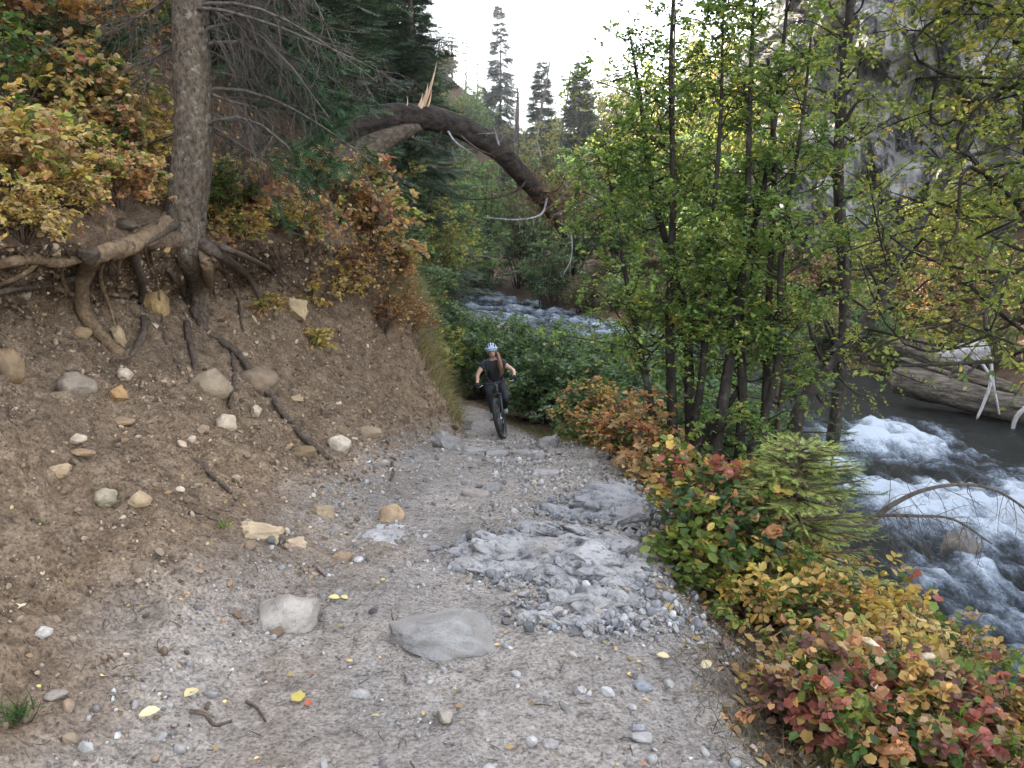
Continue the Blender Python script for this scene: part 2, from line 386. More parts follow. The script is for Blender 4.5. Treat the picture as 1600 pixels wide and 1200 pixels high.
#        Y     H1            L             F             S             B             T            R1
SEC = [(-8, (-5.5, 3.6), (-3.3, 1.7), (-3.1, 1.15), (-2.3, .55), (-0.95, .03), (0.75, .0), (2.0, -.55)),
       (2.2, (-5.0, 3.4), (-3.0, 1.6), (-2.9, 1.10), (-2.1, .50), (-0.95, .03), (0.72, .0), (1.9, -.55)),
       (4.0, (-4.7, 3.2), (-2.80, 1.52), (-3.2, 1.1), (-2.05, .42), (-0.90, -.03), (0.72, -.05), (1.9, -.65)),
       (5.5, (-4.6, 3.2), (-2.62, 1.52), (-3.15, 1.08), (-1.90, .30), (-0.95, -.16), (0.85, -.20), (2.0, -.85)),
       (7.0, (-4.5, 3.3), (-2.42, 1.52), (-3.0, 1.04), (-1.70, .10), (-0.98, -.36), (0.92, -.42), (2.0, -1.1)),
       (8.5, (-4.1, 3.3), (-2.12, 1.48), (-2.55, .98), (-1.45, -.10), (-0.88, -.62), (0.75, -.66), (1.8, -1.4)),
       (9.9, (-3.6, 3.2), (-1.90, 1.45), (-1.75, .70), (-1.15, -.35), (-0.65, -.95), (0.66, -.97), (1.7, -1.7)),
       (12, (-3.2, 3.2), (-1.72, 1.45), (-1.32, .50), (-1.06, -.60), (-0.80, -1.48), (0.55, -1.52), (1.6, -2.1)),
       (14.2, (-3.6, 3.0), (-2.1, 1.15), (-1.6, .1), (-1.25, -1.2), (-0.80, -2.02), (0.50, -2.04), (1.6, -2.4)),
       (16, (-4.2, 2.8), (-2.6, .9), (-2.1, -.3), (-1.6, -1.6), (-1.05, -2.26), (0.15, -2.28), (1.5, -2.6)),
       (19, (-6.0, 2.4), (-4.4, .5), (-3.8, -.6), (-3.2, -1.8), (-2.5, -2.3), (-1.25, -2.33), (0.6, -2.7)),
       (25, (-11, 2.0), (-9, .3), (-8.2, -.8), (-7.5, -2.0), (-6.6, -2.45), (-5.4, -2.5), (-1.5, -2.75)),
       (35, (-11, 2.0), (-9, .3), (-8, -.8), (-7.2, -2.0), (-6.2, -2.4), (-5, -2.45), (-2.0, -2.6)),
       (45, (-14, 2.0), (-12, .5), (-11, -.8), (-10, -2.0), (-9, -2.2), (-7.8, -2.3), (-4.5, -2.5)),
       (63, (-21, 3.0), (-18.5, 1), (-17.5, 0), (-16.5, -1.0), (-15.5, -1.6), (-14.3, -1.7), (-11, -2.1)),
       (95, (-31, 4.0), (-28, 2), (-27, 1), (-26, .2), (-24, -.4), (-22.5, -.6), (-19, -1.4)),
       (130, (-46, 5), (-43, 3), (-41, 2), (-39, 1), (-37, .4), (-35.5, .2), (-32, -.6)),
       (260, (-110, 12), (-106, 9), (-103, 7), (-100, 6), (-97, 5), (-95, 4), (-88, 2.5))]
def section_table():
    rows = []
    for s in SEC:
        Y = s[0]; p = list(s[1:]); h = p[0]
        xs, xf, zr = ip(Y, XS), ip(Y, XF), ip(Y, ZR)
        pre = [(h[0] - np.interp(Y, [95, 130], [33, 43]), h[1] + np.interp(Y, [95, 130], [62, 38])), (h[0] - 8, h[1] + 7.6)]
        post = [(xs, zr - .05), ((xs + xf) / 2, zr - .9), (xf, zr - .05), (xf + 1.5, zr + .7), (xf + 8, zr + 2.4), (xf + 60, zr + 24)]
        rows.append([Y] + [c for q in pre + p + post for c in q])
    return np.array(rows)
TAB = section_table(); NB = (TAB.shape[1] - 1) // 2
def profile(Ys):
    """smooth (Catmull-Rom in Y, non uniform -> monotone-ish hermite)"""
    yk = TAB[:, 0]; D = TAB[:, 1:]
    m = np.zeros_like(D); h = np.diff(yk)[:, None]; dl = np.diff(D, axis=0) / h
    m[1:-1] = (dl[:-1] * h[1:] + dl[1:] * h[:-1]) / (h[1:] + h[:-1]); m[0] = dl[0]; m[-1] = dl[-1]
    i = np.clip(np.searchsorted(yk, Ys) - 1, 0, len(yk) - 2); hh = (yk[i + 1] - yk[i])[:, None]; t = ((Ys - yk[i])[:, None]) / hh
    return ((2 * t**3 - 3 * t**2 + 1) * D[i] + (t**3 - 2 * t**2 + t) * hh * m[i] + (-2 * t**3 + 3 * t**2) * D[i + 1] + (t**3 - t**2) * hh * m[i + 1]).reshape(len(Ys), NB, 2)
SEGN = [40, 60, 140, 60, 72, 84, 120, 72, 64, 16, 16, 16, 24, 32]     # samples per profile segment
US = np.concatenate([np.arange(nn) / nn + k for k, nn in enumerate(SEGN)] + [[NB - 1]])
def loft(Ys, us, smooth_k):
    Pf = profile(Ys); i = np.minimum(us.astype(int), NB - 2); f = (us - i)[None, :, None]
    G = Pf[:, i] * (1 - f) + Pf[:, i + 1] * f
    for _ in range(smooth_k):
        G[:, 1:-1] = (G[:, :-2] + 2 * G[:, 1:-1] + G[:, 2:]) / 4
    X = np.concatenate([G[:, :, 0:1], np.broadcast_to(Ys[:, None, None], G.shape[:2] + (1,)), G[:, :, 1:2]], 2)
    return X
def amp(us):          # relief per profile position
    k = [0, 1, 2, 2.8, 3.2, 4, 5, 5.8, 6.3, 6.7, 7.3, 8, 9, 11, 12, 14]
    a = [1.2, .8, .16, .16, .19, .17, .13, .07, .028, .030, .10, .15, .10, .15, .3, 1.2]
    return np.interp(us, k, a)
def gnormals(X):
    du = np.gradient(X, axis=1); dv = np.gradient(X, axis=0); return nrm(np.cross(du, dv))
def relief(X, us):
    sh = X.shape; Nn = gnormals(X); p = X.reshape(-1, 3); A = np.broadcast_to(amp(us)[None], sh[:2]).ravel()
    d = fbm(p * 1.1, 3, 3) * A * .9 + fbm(p * 4.0, 21, 3) * A * .45 + fbm(p * 14, 31, 3) * np.minimum(A * .25, .03) + np.maximum(fbm(p * 33, 41, 2), -.2) * (.006 + np.minimum(A, .12) * .12)
    # erosion rills on the cut bank: run down-slope, vary along Y
    u = np.broadcast_to(us[None], sh[:2]).ravel()
    face = sstep(2.9, 3.6, u) * (1 - sstep(5.2, 6.0, u))
    rl = ridged(np.stack([p[:, 1] * 1.7 + fbm(p * .8, 55, 2) * 1.2, p[:, 2] * .35, p[:, 0] * .2], 1), 61, 3)
    d += face * (rl - .3) * .13
    d += face * np.maximum(ridged(p * np.array([9, 9, 9]), 65, 2) - .35, 0) * .035
    X2 = p + Nn.reshape(-1, 3) * d[:, None]
    return X2.reshape(sh)
def spaced(y0, y1, a, b, c):
    out = [y0]
    while out[-1] < y1: out.append(out[-1] + a + b * max(out[-1] - c, 0))
    return np.array(out)
Y_near = np.concatenate([np.linspace(-8, 1.2, 36)[:-1], spaced(1.2, 18.5, .013, .0052, 1.4)])
Y_far = spaced(18.3, 250, .12, .012, 18)
XN = relief(loft(Y_near, US, 3), US)
us4 = US[::4]; XFAR = relief(loft(Y_far, us4, 1), us4)
def ground_cols(X, us):
    p = X.reshape(-1, 3); u = np.broadcast_to(us[None], X.shape[:2]).ravel()
    j = fbm(p * np.array([1.6, 1.0, 1.6]), 71, 4) * .75
    g = sstep(5.45, 6.25, u + j * .8) * (1 - sstep(6.9, 7.35, u + j * .4))
    g = np.maximum(g, .8 * sstep(7.6, 8.0, u) * (1 - sstep(10.6, 11.0, u)))
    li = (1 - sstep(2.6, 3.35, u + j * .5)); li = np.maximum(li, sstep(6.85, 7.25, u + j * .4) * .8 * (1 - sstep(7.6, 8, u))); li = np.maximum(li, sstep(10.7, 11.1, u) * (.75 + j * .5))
    under = sstep(3.0, 3.3, u) * (1 - sstep(3.6, 4.3, u + j)) * .55        # shade of the hollow under the root mat, painted as darker soil
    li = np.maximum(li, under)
    b = np.zeros(len(p))
    return np.stack([np.clip(g, 0, 1), np.clip(li, 0, 1), b], 1)
def ground_objs(X, us, tagname):
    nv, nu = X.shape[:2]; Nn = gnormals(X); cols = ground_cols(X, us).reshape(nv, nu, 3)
    for name, a, b in (("hillside", 0, 6), ("trail", 6, 7), ("riverbank", 7, 9), ("river_bed", 9, 11), ("far_bank", 11, NB - 1)):
        k = np.where((us >= a - 1e-6) & (us <= b + 1e-6))[0]; k0, k1 = k[0], k[-1] + 1
        S = X[:, k0:k1]; idx = np.arange(S.shape[0] * S.shape[1]).reshape(S.shape[:2])
        q = np.stack([idx[:-1, :-1], idx[:-1, 1:], idx[1:, 1:], idx[1:, :-1]], -1).reshape(-1, 4)
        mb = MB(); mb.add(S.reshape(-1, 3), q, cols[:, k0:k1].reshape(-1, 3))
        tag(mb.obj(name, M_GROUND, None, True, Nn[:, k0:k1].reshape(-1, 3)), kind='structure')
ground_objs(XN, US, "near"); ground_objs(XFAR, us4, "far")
def bvh_of(X, s=1):
    X = X[::s, ::s]; idx = np.arange(X.shape[0] * X.shape[1]).reshape(X.shape[:2])
    q = np.stack([idx[:-1, :-1], idx[:-1, 1:], idx[1:, 1:], idx[1:, :-1]], -1).reshape(-1, 4)
    return BVHTree.FromPolygons(X.reshape(-1, 3).tolist(), q.tolist())
BV = [bvh_of(XN, 1), bvh_of(XFAR, 1)]
def hit(px, py):
    d = ray(px, py).normalized(); best = None
    for b in BV:
        h = b.ray_cast(Vector((0, 0, CAM_Z)), d)
        if h[0] is not None and (best is None or h[3] < best[3]): best = h
    if best is None: return at(px, py, 60), Vector((0, 0, 1))
    nn = best[1] if best[1].dot(d) < 0 else -best[1]
    return best[0], nn
def gz(x, y):
    z = -99
    for b in BV:
        h = b.ray_cast(Vector((x, y, 200)), Vector((0, 0, -1)))
        if h[0] is not None: z = max(z, h[0].z)
    return z if z > -90 else 0.0

# ------------------------------------------------------------------ river
def build_river():
    Ys = np.concatenate([np.linspace(-6, 8, 40)[:-1], spaced(8, 250, .05, .012, 8)])
    t = np.linspace(0, 1, 150)
    xs, xf, zr = ip(Ys, XS) - .9, ip(Ys, XF) + .9, ip(Ys, ZR)
    X = xs[:, None] + (xf - xs)[:, None] * t[None]; Y = np.broadcast_to(Ys[:, None], X.shape)
    p = np.stack([X.ravel(), Y.ravel(), np.zeros(X.size)], 1)
    def blob(cx, cy, rx, ry, a):
        ca, sa = math.cos(a), math.sin(a); dx, dy = p[:, 0] - cx, p[:, 1] - cy
        return np.exp(-(((dx * ca + dy * sa) / rx) ** 2 + ((-dx * sa + dy * ca) / ry) ** 2))
    rap = np.maximum.reduce([blob(8.6, 18.6, 2.0, 2.6, .2), blob(8.3, 14.0, 3.3, 2.6, 0.2), blob(8.2, 10.0, 3.2, 3.4, 0), blob(6.7, 15.5, 1.0, 4.5, .1),
                             .5 * blob(4.6, 27.5, 2.5, 2, .8), .75 * blob(5.5, 37, 2.0, 6, .5), .6 * blob(.5, 50, 2.0, 7, .6)])
    rap = np.maximum(rap, .55 * sstep(30, 40, p[:, 1]))
    n1 = fbm(p * np.array([1.2, .8, 1]), 5, 4); n2 = ridged(p * np.array([2.2, 1.1, 1]), 9, 3)
    zz = np.repeat(zr, len(t)) + n1 * (.05 + .26 * rap) + n2 * (.03 + .17 * rap) + fbm(p * np.array([7, 4, 1]), 13, 3) * (.016 + .06 * rap)
    foam = rap * .42 + (n1 * .9 + n2 * .7) * .22 * sstep(.05, .5, rap) + .10
    V = np.stack([p[:, 0], p[:, 1], zz], 1); idx = np.arange(len(V)).reshape(X.shape)
    q = np.stack([idx[:-1, :-1], idx[:-1, 1:], idx[1:, 1:], idx[1:, :-1]], -1).reshape(-1, 4)
    mb = MB(); mb.add(V, q, np.stack([foam, foam, foam], 1)); tag(mb.obj("river", mat_water()), kind='structure')
build_river()

# ------------------------------------------------------------------ cliff and far hill
def build_cliff():
    foot = crspline([(17.5, 62, .5), (14.6, 50, .2), (13.6, 42.5, 0), (16, 38.5, -.2), (21, 35.5, 0), (29, 31, .2), (38, 25, .5), (52, 18, 1)], 330)
    hts = np.linspace(0, 1, 190); top = np.interp(np.linspace(0, 1, 330), [0, .3, .6, 1], [20, 27, 32, 34])
    tang = nrm(np.gradient(foot, axis=0)); out = nrm(np.cross(tang, np.array([[0, 0, 1.0]])))   # towards the river
    X = foot[:, None, :] + hts[None, :, None] * np.array([0, 0, 1.0]) * (top[:, None, None] + 2) - np.array([0, 0, 2.0])
    X = X - out[:, None, :] * (hts ** 1.5)[None, :, None] * 5.0
    p = X.reshape(-1, 3); O = np.repeat(out, len(hts), 0)
    s = np.repeat(np.linspace(0, 60, 330), len(hts))
    slab = np.stack([s * .16, p[:, 2] * .05 + s * .01, 0 * s], 1)
    d = fbm(p * .10, 3, 3) * 2.2 + ridged(p * np.array([.22, .22, .10]), 15, 4) * .5 + fbm(p * 1.3, 25, 4) * .22
    # fracture into angular blocks: stepped cells, tilted faces
    q3 = np.stack([s * .22 + fbm(p * .2, 41, 2) * .5, p[:, 2] * .13 + s * .06 + fbm(p * .2, 42, 2) * .4, 0 * s], 1)
    for sc_, am in ((1.0, 3.2), (2.7, 1.7), (6.5, .7), (14.0, .25)):
        qq = q3 * sc_; i0 = np.floor(qq).astype(np.int64); best = np.full(len(qq), 9e9); hh = np.zeros(len(qq))
        for dx in (-1, 0, 1):
            for dy in (-1, 0, 1):
                cx, cy = i0[:, 0] + dx, i0[:, 1] + dy; z0 = 0 * cx; fx, fy = cx + _hash(cx, cy, z0, 5), cy + _hash(cx, cy, z0, 6); dd = (qq[:, 0] - fx) ** 2 + (qq[:, 1] - fy) ** 2
                k = dd < best; best = np.where(k, dd, best); hh = np.where(k, _hash(cx, cy, z0, 7) - .5 + (qq[:, 0] - fx) * (_hash(cx, cy, z0, 8) - .5) * 1.2 + (qq[:, 1] - fy) * (_hash(cx, cy, z0, 9) - .7) * 1.0, hh)
        d += hh * am
    bed = p[:, 2] + .35 * s * .5 + fbm(p * .25, 33, 2) * 1.5          # tilted strata
    d += np.abs(((bed * .42) % 1.0) - .5) * .35
    V = p + O * d[:, None]; idx = np.arange(len(V)).reshape(330, len(hts))
    q = np.stack([idx[:-1, :-1], idx[1:, :-1], idx[1:, 1:], idx[:-1, 1:]], -1).reshape(-1, 4)
    mb = MB(); mb.add(V, q); tag(mb.obj("cliff", mat_cliff()), "tall grey rock cliff rising behind the trees on the far bank of the river", "cliff", kind='structure')
build_cliff()
def far_z(x, Y):
    crest = np.interp(x, [-120, -60, -12, 8, 23, 60, 110, 180], [95, 78, 29, 15, 11, 26, 48, 90])
    return -2 + (crest + 2) * sstep(98, 168, Y) - np.maximum(Y - 170, 0) * .15
def build_far_hill():
    x = np.linspace(-130, 190, 170); Y = np.linspace(96, 250, 90); X, YY = np.meshgrid(x, Y)
    p = np.stack([X.ravel(), YY.ravel(), far_z(X.ravel(), YY.ravel())], 1); p[:, 2] += fbm(p * .06, 4, 4) * 3
    idx = np.arange(len(p)).reshape(X.shape); q = np.stack([idx[:-1, :-1], idx[:-1, 1:], idx[1:, 1:], idx[1:, :-1]], -1).reshape(-1, 4)
    mb = MB(); mb.add(p, q, (0, .55, 0)); tag(mb.obj("far_hill", M_GROUND), kind='structure')
build_far_hill()

# ------------------------------------------------------------------ stones
def ico(sub):
    import bmesh
    bm = bmesh.new(); bmesh.ops.create_icosphere(bm, subdivisions=sub, radius=1.0)
    V = np.array([v.co[:] for v in bm.verts]); Fc = np.array([[v.index for v in f.verts] for f in bm.faces]); bm.free(); return V, Fc
ICO1, ICO2, ICO3, ICO4 = ico(1), ico(2), ico(3), ico(5)
def rock_verts(V, seed, angular):
    g = np.random.default_rng(seed); d = 1 + fbm(V * .9, seed, 2) * .38
    P = V * d[:, None]
    for k in range(int(1 + 13 * angular)):
        nn = nrm(g.normal(size=3)); c = g.uniform(.62 - .12 * angular, .95)
        s = P @ nn; over = np.maximum(s - c, 0); P = P - (over * (.70 + .28 * angular))[:, None] * nn
    P += nrm(V) * (fbm(P * 3.2, seed + 3, 3) * .07 * (1 + angular) + fbm(P * 11, seed + 9, 2) * .018 * (1 + angular))[:, None]
    return P / np.abs(P).max(0)
ROCKM = []
for k in range(9):
    mb = MB(); mb.add(rock_verts(ICO4[0], 100 + k, [0, 0, .1, .25, .45, .7, 1.0, 1.0, .6][k]), ICO4[1]); ROCKM.append(mb.mesh("stone", M_ROCK))
CR, TAN, GRY, WHT, ORG, BRN, BLU = (.40, .33, .25), (.30, .23, .165), (.27, .25, .235), (.52, .48, .43), (.36, .25, .14), (.20, .155, .12), (.27, .29, .32)
STONES = [  # px, py, w, h, shape, colour, roll, sink, label
 (11, 563, 46, 54, 1, TAN, .3, .35, "tan boulder cut by the left edge of the photo, below the roots"),
 (119, 600, 58, 44, 3, GRY, -.2, .25, "rounded boulder with a cracked grey top left of the small orange stone"),
 (188, 613, 28, 28, 6, ORG, .2, .3, "small squarish orange stone on the brown bank"),
 (196, 584, 24, 20, 2, WHT, -.5, .25, "white pebble just above the squarish orange stone"),
 (186, 521, 17, 30, 4, CR, .35, .3, "thin upright cream stone between two dangling roots"),
 (126, 517, 30, 22, 3, TAN, .1, .4, "tan stone at the foot of the pale looping root"),
 (244, 467, 38, 52, 1, (.38, .29, .17), .25, .2, "egg shaped cream cobble tucked under the spruce root"),
 (328, 597, 66, 48, 0, (.27, .235, .20), -.5, .2, "smooth grey brown oval cobble under the end of a dark root"),
 (405, 587, 66, 46, 1, (.23, .19, .16), -.2, .45, "broad brown cobble half buried behind the long root"),
 (462, 480, 46, 38, 6, (.44, .38, .28), -.4, .2, "angular cream block beside the orange sprig on upper bank"),
 (355, 659, 32, 32, 2, WHT, .2, .25, "round whitish stone below the short side root"),
 (400, 640, 20, 20, 5, WHT, .4, .3, "small pale angular stone left of the long root"),
 (465, 621, 24, 15, 6, CR, .1, .3, "small flat cream stone above the long root"),
 (531, 692, 38, 32, 1, (.50, .48, .46), -.4, .2, "smooth white cobble at the lower end of the long root"),
 (473, 704, 42, 24, 3, (.20, .16, .11), .15, .3, "flat brown mossy stone under the end of long root"),
 (189, 656, 38, 14, 0, TAN, -.05, .4, "long flat tan stone lying lower left of the grey oval cobble"),
 (121, 684, 25, 15, 0, WHT, 0, .25, "small white oval pebble on the left part of the bank"),
 (128, 705, 38, 13, 3, TAN, -.15, .45, "thin buried tan slab under the small white oval pebble"),
 (94, 733, 34, 18, 4, CR, .15, .35, "low cream stone on open dirt at the left of the bank"),
 (168, 775, 32, 28, 2, (.34, .33, .29), 0, .25, "greyish stone with a dark patch, left of its cream twin"),
 (218, 778, 34, 26, 0, CR, -.25, .22, "smooth cream stone, right one of a pair on the dirt"),
 (301, 685, 13, 13, 1, WHT, 0, .25, "tiny white pebble near the middle of the bank"),
 (506, 796, 46, 30, 6, (.29, .25, .20), -.4, .4, "flat angular tan stone poking from the lower bank"),
 (575, 674, 46, 24, 3, (.30, .26, .215), 0, .25, "flat topped brown stone on the upper edge of bare slope"),
 (612, 800, 42, 44, 1, (.36, .29, .22), -.6, .4, "cream and orange boulder at the left edge of the trail"),
 (408, 827, 72, 34, 7, (.44, .38, .30), -.25, .4, "pale broken ledge of stone sticking out of the lower bank"),
 (465, 845, 38, 24, 6, (.42, .36, .30), -.1, .4, "pale stone at the right end of the broken ledge"),
 (535, 868, 34, 20, 1, (.30, .24, .18), 0, .4, "flat round tan stone sunk in the foot of the bank"),
 (455, 955, 98, 74, 2, (.36, .325, .285), 0, .42, "big whitish boulder half sunk at the left of the trail"),
 (686, 974, 204, 84, 8, (.265, .255, .245), 0, .55, "wide low grey boulder buried in the middle of the trail"),
 (67, 987, 25, 16, 0, WHT, 0, .2, "white pebble on dirt near the left edge, below the bank"),
 (86, 1083, 32, 14, 3, (.33, .28, .24), 0, .5, "flat pale stone beside the green grass tuft"),
 (565, 1082, 36, 16, 5, (.40, .38, .36), -.3, .5, "pale streaky stone flush with the near trail"),
 (745, 769, 50, 20, 1, (.33, .29, .26), -.15, .45, "smooth tan hump in the middle of trail"),
 (772, 760, 28, 26, 4, (.29, .28, .27), .2, .55, "grey stone right behind the smooth tan hump"),
 (677, 856, 26, 9, 0, (.25, .25, .25), 0, .1, "flat dark grey pebble lying loose by the white scraped streaks"),
 (855, 737, 46, 16, 4, (.34, .32, .31), 0, .5, "low pale stone set in the trail near its crest"),
 (791, 970, 18, 13, 6, (.17, .165, .16), 0, .1, "dark loose stone right of the wide low boulder"),
 (790, 1008, 15, 11, 1, (.30, .29, .28), 0, .1, "small round grey pebble on the trail below the dark loose stone"),
 (863, 979, 20, 15, 5, BLU, 0, .2, "bluish flat chip below the rough outcrop"),
 (919, 989, 18, 14, 6, (.34, .33, .32), .3, .15, "pale grey angular pebble below the rough outcrop"),
 (941, 955, 18, 11, 7, (.50, .50, .50), 0, .1, "whitest chip beside the lower end of the outcrop"),
 (908, 1078, 22, 15, 6, (.50, .49, .47), 0, .2, "bright white angular stone on the near right of the trail"),
 (881, 1101, 16, 11, 5, (.48, .47, .45), .2, .2, "small white chip left of and below the bright white stone"),
 (1003, 1069, 32, 18, 3, BLU, -.2, .35, "bluish grey stone near the right edge of the path"),
 (1019, 1185, 18, 16, 1, (.38, .37, .36), 0, .15, "round light pebble at the bottom edge, path side"),
 (998, 1137, 20, 13, 4, (.33, .34, .35), 0, .35, "grey sunken pebble above the round light pebble"),
 (1014, 931, 14, 11, 6, BLU, 0, .1, "small slate blue chip by the right hand shrubs"),
 (862, 1160, 26, 13, 2, (.36, .34, .33), 0, .5, "pale flat stone sunk in the path at the bottom"),
 (1148, 1192, 18, 16, 1, (.36, .36, .36), 0, .15, "grey pebble in the bottom corner under the red leaves"),
]
def put_stone(px, py, w, h, shape, col, roll, sink, label, thick=None, group=None, name=None):
    P, nn = hit(px, py + h * .25); d = (P - Vector((0, 0, CAM_Z))).length; s = d / F_PX / 2
    o = bpy.data.objects.new(name or ("boulder" if w * s * 2 > .22 else "stone"), ROCKM[shape]); COL.objects.link(o)
    rx, rz = w * s, h * s * 1.05; ry = thick or (rx + rz) * .5
    o.scale = (rx, ry, rz); up = (nn * .5 + Vector((0, -.2, .8))).normalized()
    o.location = P + up * rz * (.55 - sink); yaw = -math.atan2(P.x, P.y)
    o.rotation_euler = Matrix.Rotation(yaw, 3, 'Z').to_4x4().to_3x3().to_euler(); o.rotation_euler[1] = -roll
    o.color = (col[0] * 1.12, col[1] * .99, col[2] * .80, 1) if (px < 640 and py < 900) else (*col, 1); return tag(o, label, "boulder" if w * s * 2 > .22 else "stone", group)
for st in STONES: put_stone(*st)

# rocky ledge at the crest, river stones, scraped streaks
LEDGE = [(742, 704, 46, 18, 7, -.1, "pale ledge rock at the left end of the crest below the rider"), (778, 708, 40, 14, 4, 0, "flat middle rock of the ledge below the rider's wheel"),
         (812, 706, 42, 16, 8, .05, "low worn rock of the ledge right of the rider's wheel"), (858, 690, 44, 36, 7, .3, "grey block at the right end of the ledge below the shrubs"),
         (838, 712, 40, 20, 5, .1, "small block leaning against the grey end block of the ledge"), (700, 690, 60, 40, 6, -.7, "pale slanting rock face at the foot of the left bank by the ledge"),
         (728, 664, 24, 30, 6, -.5, "narrow upright rock in the bank beside the rider")]
for px, py, w_, h_, sh, ro, lb in LEDGE: put_stone(px, py, w_, h_, sh, (.31, .295, .285), ro, .3, lb)
RIVST = [(742, 448, 18, 8, "round pale boulder in the far riffle, upper one"), (775, 470, 20, 9, "flat pale boulder in the riffle left of the bushes"),
         (905, 487, 40, 10, "low grey gravel boulder in the river above the near bushes"), (1330, 690, 22, 10, "wet boulder breaking the white water upstream"),
         (1500, 860, 80, 60, "dark wet boulder on the shore under the rapids"), (1300, 830, 60, 40, "dark shore boulder behind the young fir")]
for px, py, w_, h_, lb in RIVST:
    P = at(px, py, 20); d = ray(px, py); Yk = 20
    for _ in range(12):
        zr_ = ip(Yk, ZR); Yk = (zr_ - CAM_Z) / d.z * d.y
    P = at(px, py, Yk); s = Yk / F_PX / 2
    o = bpy.data.objects.new("river_boulder", ROCKM[int(w_) % 4 + 1]); COL.objects.link(o); o.scale = (w_ * s, w_ * s * .9, h_ * s * 1.3); o.location = P; o.rotation_euler = (0, 0, w_)
    o.color = (.13, .125, .12, 1) if py > 600 else (.32, .31, .30, 1); tag(o, lb, "boulder")

def outcrop(name, corners, hgt, seed, label, ridge_dir, freq, col, res=.011, blocks=60, bs=1.0, sink=.012):
    """rough bedrock patch: sheet over the ground, dipping under it at its rim"""
    (x0, y0), (x1, y1) = corners; nx, ny = int((x1 - x0) / res), int((y1 - y0) / res)
    X, Y = np.meshgrid(np.linspace(x0, x1, nx), np.linspace(y0, y1, ny))
    gx, gy = np.linspace(x0, x1, 12), np.linspace(y0, y1, 12); Z = np.array([[gz(a, b) for a in gx] for b in gy])
    fx, fy = (X - x0) / (x1 - x0) * 11, (Y - y0) / (y1 - y0) * 11; i, j = np.minimum(fx.astype(int), 10), np.minimum(fy.astype(int), 10); a, b = fx - i, fy - j
    base = Z[j, i] * (1 - a) * (1 - b) + Z[j, i + 1] * a * (1 - b) + Z[j + 1, i] * (1 - a) * b + Z[j + 1, i + 1] * a * b
    u, v = (X - x0) / (x1 - x0) * 2 - 1, (Y - y0) / (y1 - y0) * 2 - 1
    p = np.stack([X.ravel(), Y.ravel(), 0 * X.ravel()], 1)
    r = np.sqrt(u ** 2 + v ** 2).ravel() + fbm(p * 3.2, seed, 4) * .55
    m = 1 - sstep(.35, 1.0, r)
    ca, sa = math.cos(ridge_dir), math.sin(ridge_dir); q = np.stack([(p[:, 0] * ca + p[:, 1] * sa) * freq * .35, (-p[:, 0] * sa + p[:, 1] * ca) * freq, 0 * p[:, 0]], 1)
    q[:, :2] += np.stack([fbm(p * 4, seed + 1, 3), fbm(p * 4, seed + 2, 3)], 1) * .7
    def worley(q2, sd):
        i0 = np.floor(q2).astype(np.int64); bd = np.full(len(q2), 9e9); b2 = bd.copy(); bc = np.zeros((len(q2), 2)); bi = np.zeros((len(q2), 2), np.int64)
        for dx in (-1, 0, 1):
            for dy in (-1, 0, 1):
                c = i0 + np.array([dx, dy]); zz = 0 * c[:, 0]; f = c + np.stack([_hash(c[:, 0], c[:, 1], zz, sd), _hash(c[:, 0], c[:, 1], zz, sd + 1)], 1); dd = ((q2 - f) ** 2).sum(1)
                k = dd < bd; b2 = np.where(k, bd, np.minimum(b2, dd)); bc[k] = f[k]; bi[k] = c[k]; bd = np.minimum(bd, dd)
        zz = 0 * bi[:, 0]; H_ = _hash(bi[:, 0], bi[:, 1], zz, sd + 2); tx, ty = _hash(bi[:, 0], bi[:, 1], zz, sd + 3) - .5, _hash(bi[:, 0], bi[:, 1], zz, sd + 4) - .2
        return H_, (q2[:, 0] - bc[:, 0]) * tx + (q2[:, 1] - bc[:, 1]) * ty, np.sqrt(b2) - np.sqrt(bd)
    h1, t1, e1 = worley(q[:, :2] * np.array([1.6, .75]), seed); h2, t2, e2 = worley(q[:, :2] * np.array([3.4, 2.0]) + 7, seed + 9)
    h = m * hgt * (.05 + .62 * h1 + .75 * t1 + .26 * h2 + .30 * t2 - .22 * (1 - sstep(0, .12, e1)) - .10 * (1 - sstep(0, .14, e2))) + m * (ridged(p * 14, seed + 5, 3) - .3) * .012 + m * fbm(p * 40, seed + 6, 2) * .006 - .05 * sstep(.75, 1.05, r) - sink
    V = np.stack([p[:, 0], p[:, 1], base.ravel() + h], 1); idx = np.arange(len(V)).reshape(X.shape)
    f = np.stack([idx[:-1, :-1], idx[:-1, 1:], idx[1:, 1:], idx[1:, :-1]], -1).reshape(-1, 4)
    mb = MB(); mb.add(V, f); g = np.random.default_rng(seed + 50); nb = int(blocks)
    for kb in range(nb):
        rr, th = math.sqrt(g.random()) * .86, g.uniform(0, 2 * np.pi); bx, by = (x0 + x1) / 2 + rr * math.cos(th) * (x1 - x0) / 2, (y0 + y1) / 2 + rr * math.sin(th) * (y1 - y0) / 2
        i_, j_ = min(int((bx - x0) / (x1 - x0) * nx), nx - 1), min(int((by - y0) / (y1 - y0) * ny), ny - 1); bz = V[j_ * nx + i_, 2]
        L_ = g.uniform(.05, .17) * bs * (1.1 - .5 * rr); S3 = np.array([L_, L_ * g.uniform(.5, .8), L_ * g.uniform(.30, .55)]); B_ = rock_verts(ICO3[0], seed * 7 + kb, .8) * S3
        Rb = np.array(Matrix.Rotation(ridge_dir + g.normal() * .28, 3, 'Z') @ Matrix.Rotation(g.normal() * .22 - .30, 3, 'X') @ Matrix.Rotation(g.normal() * .2, 3, 'Y'))
        mb.add(B_ @ Rb.T + np.array([bx, by, bz + S3[2] * g.uniform(-.55, .22)]), ICO3[1])
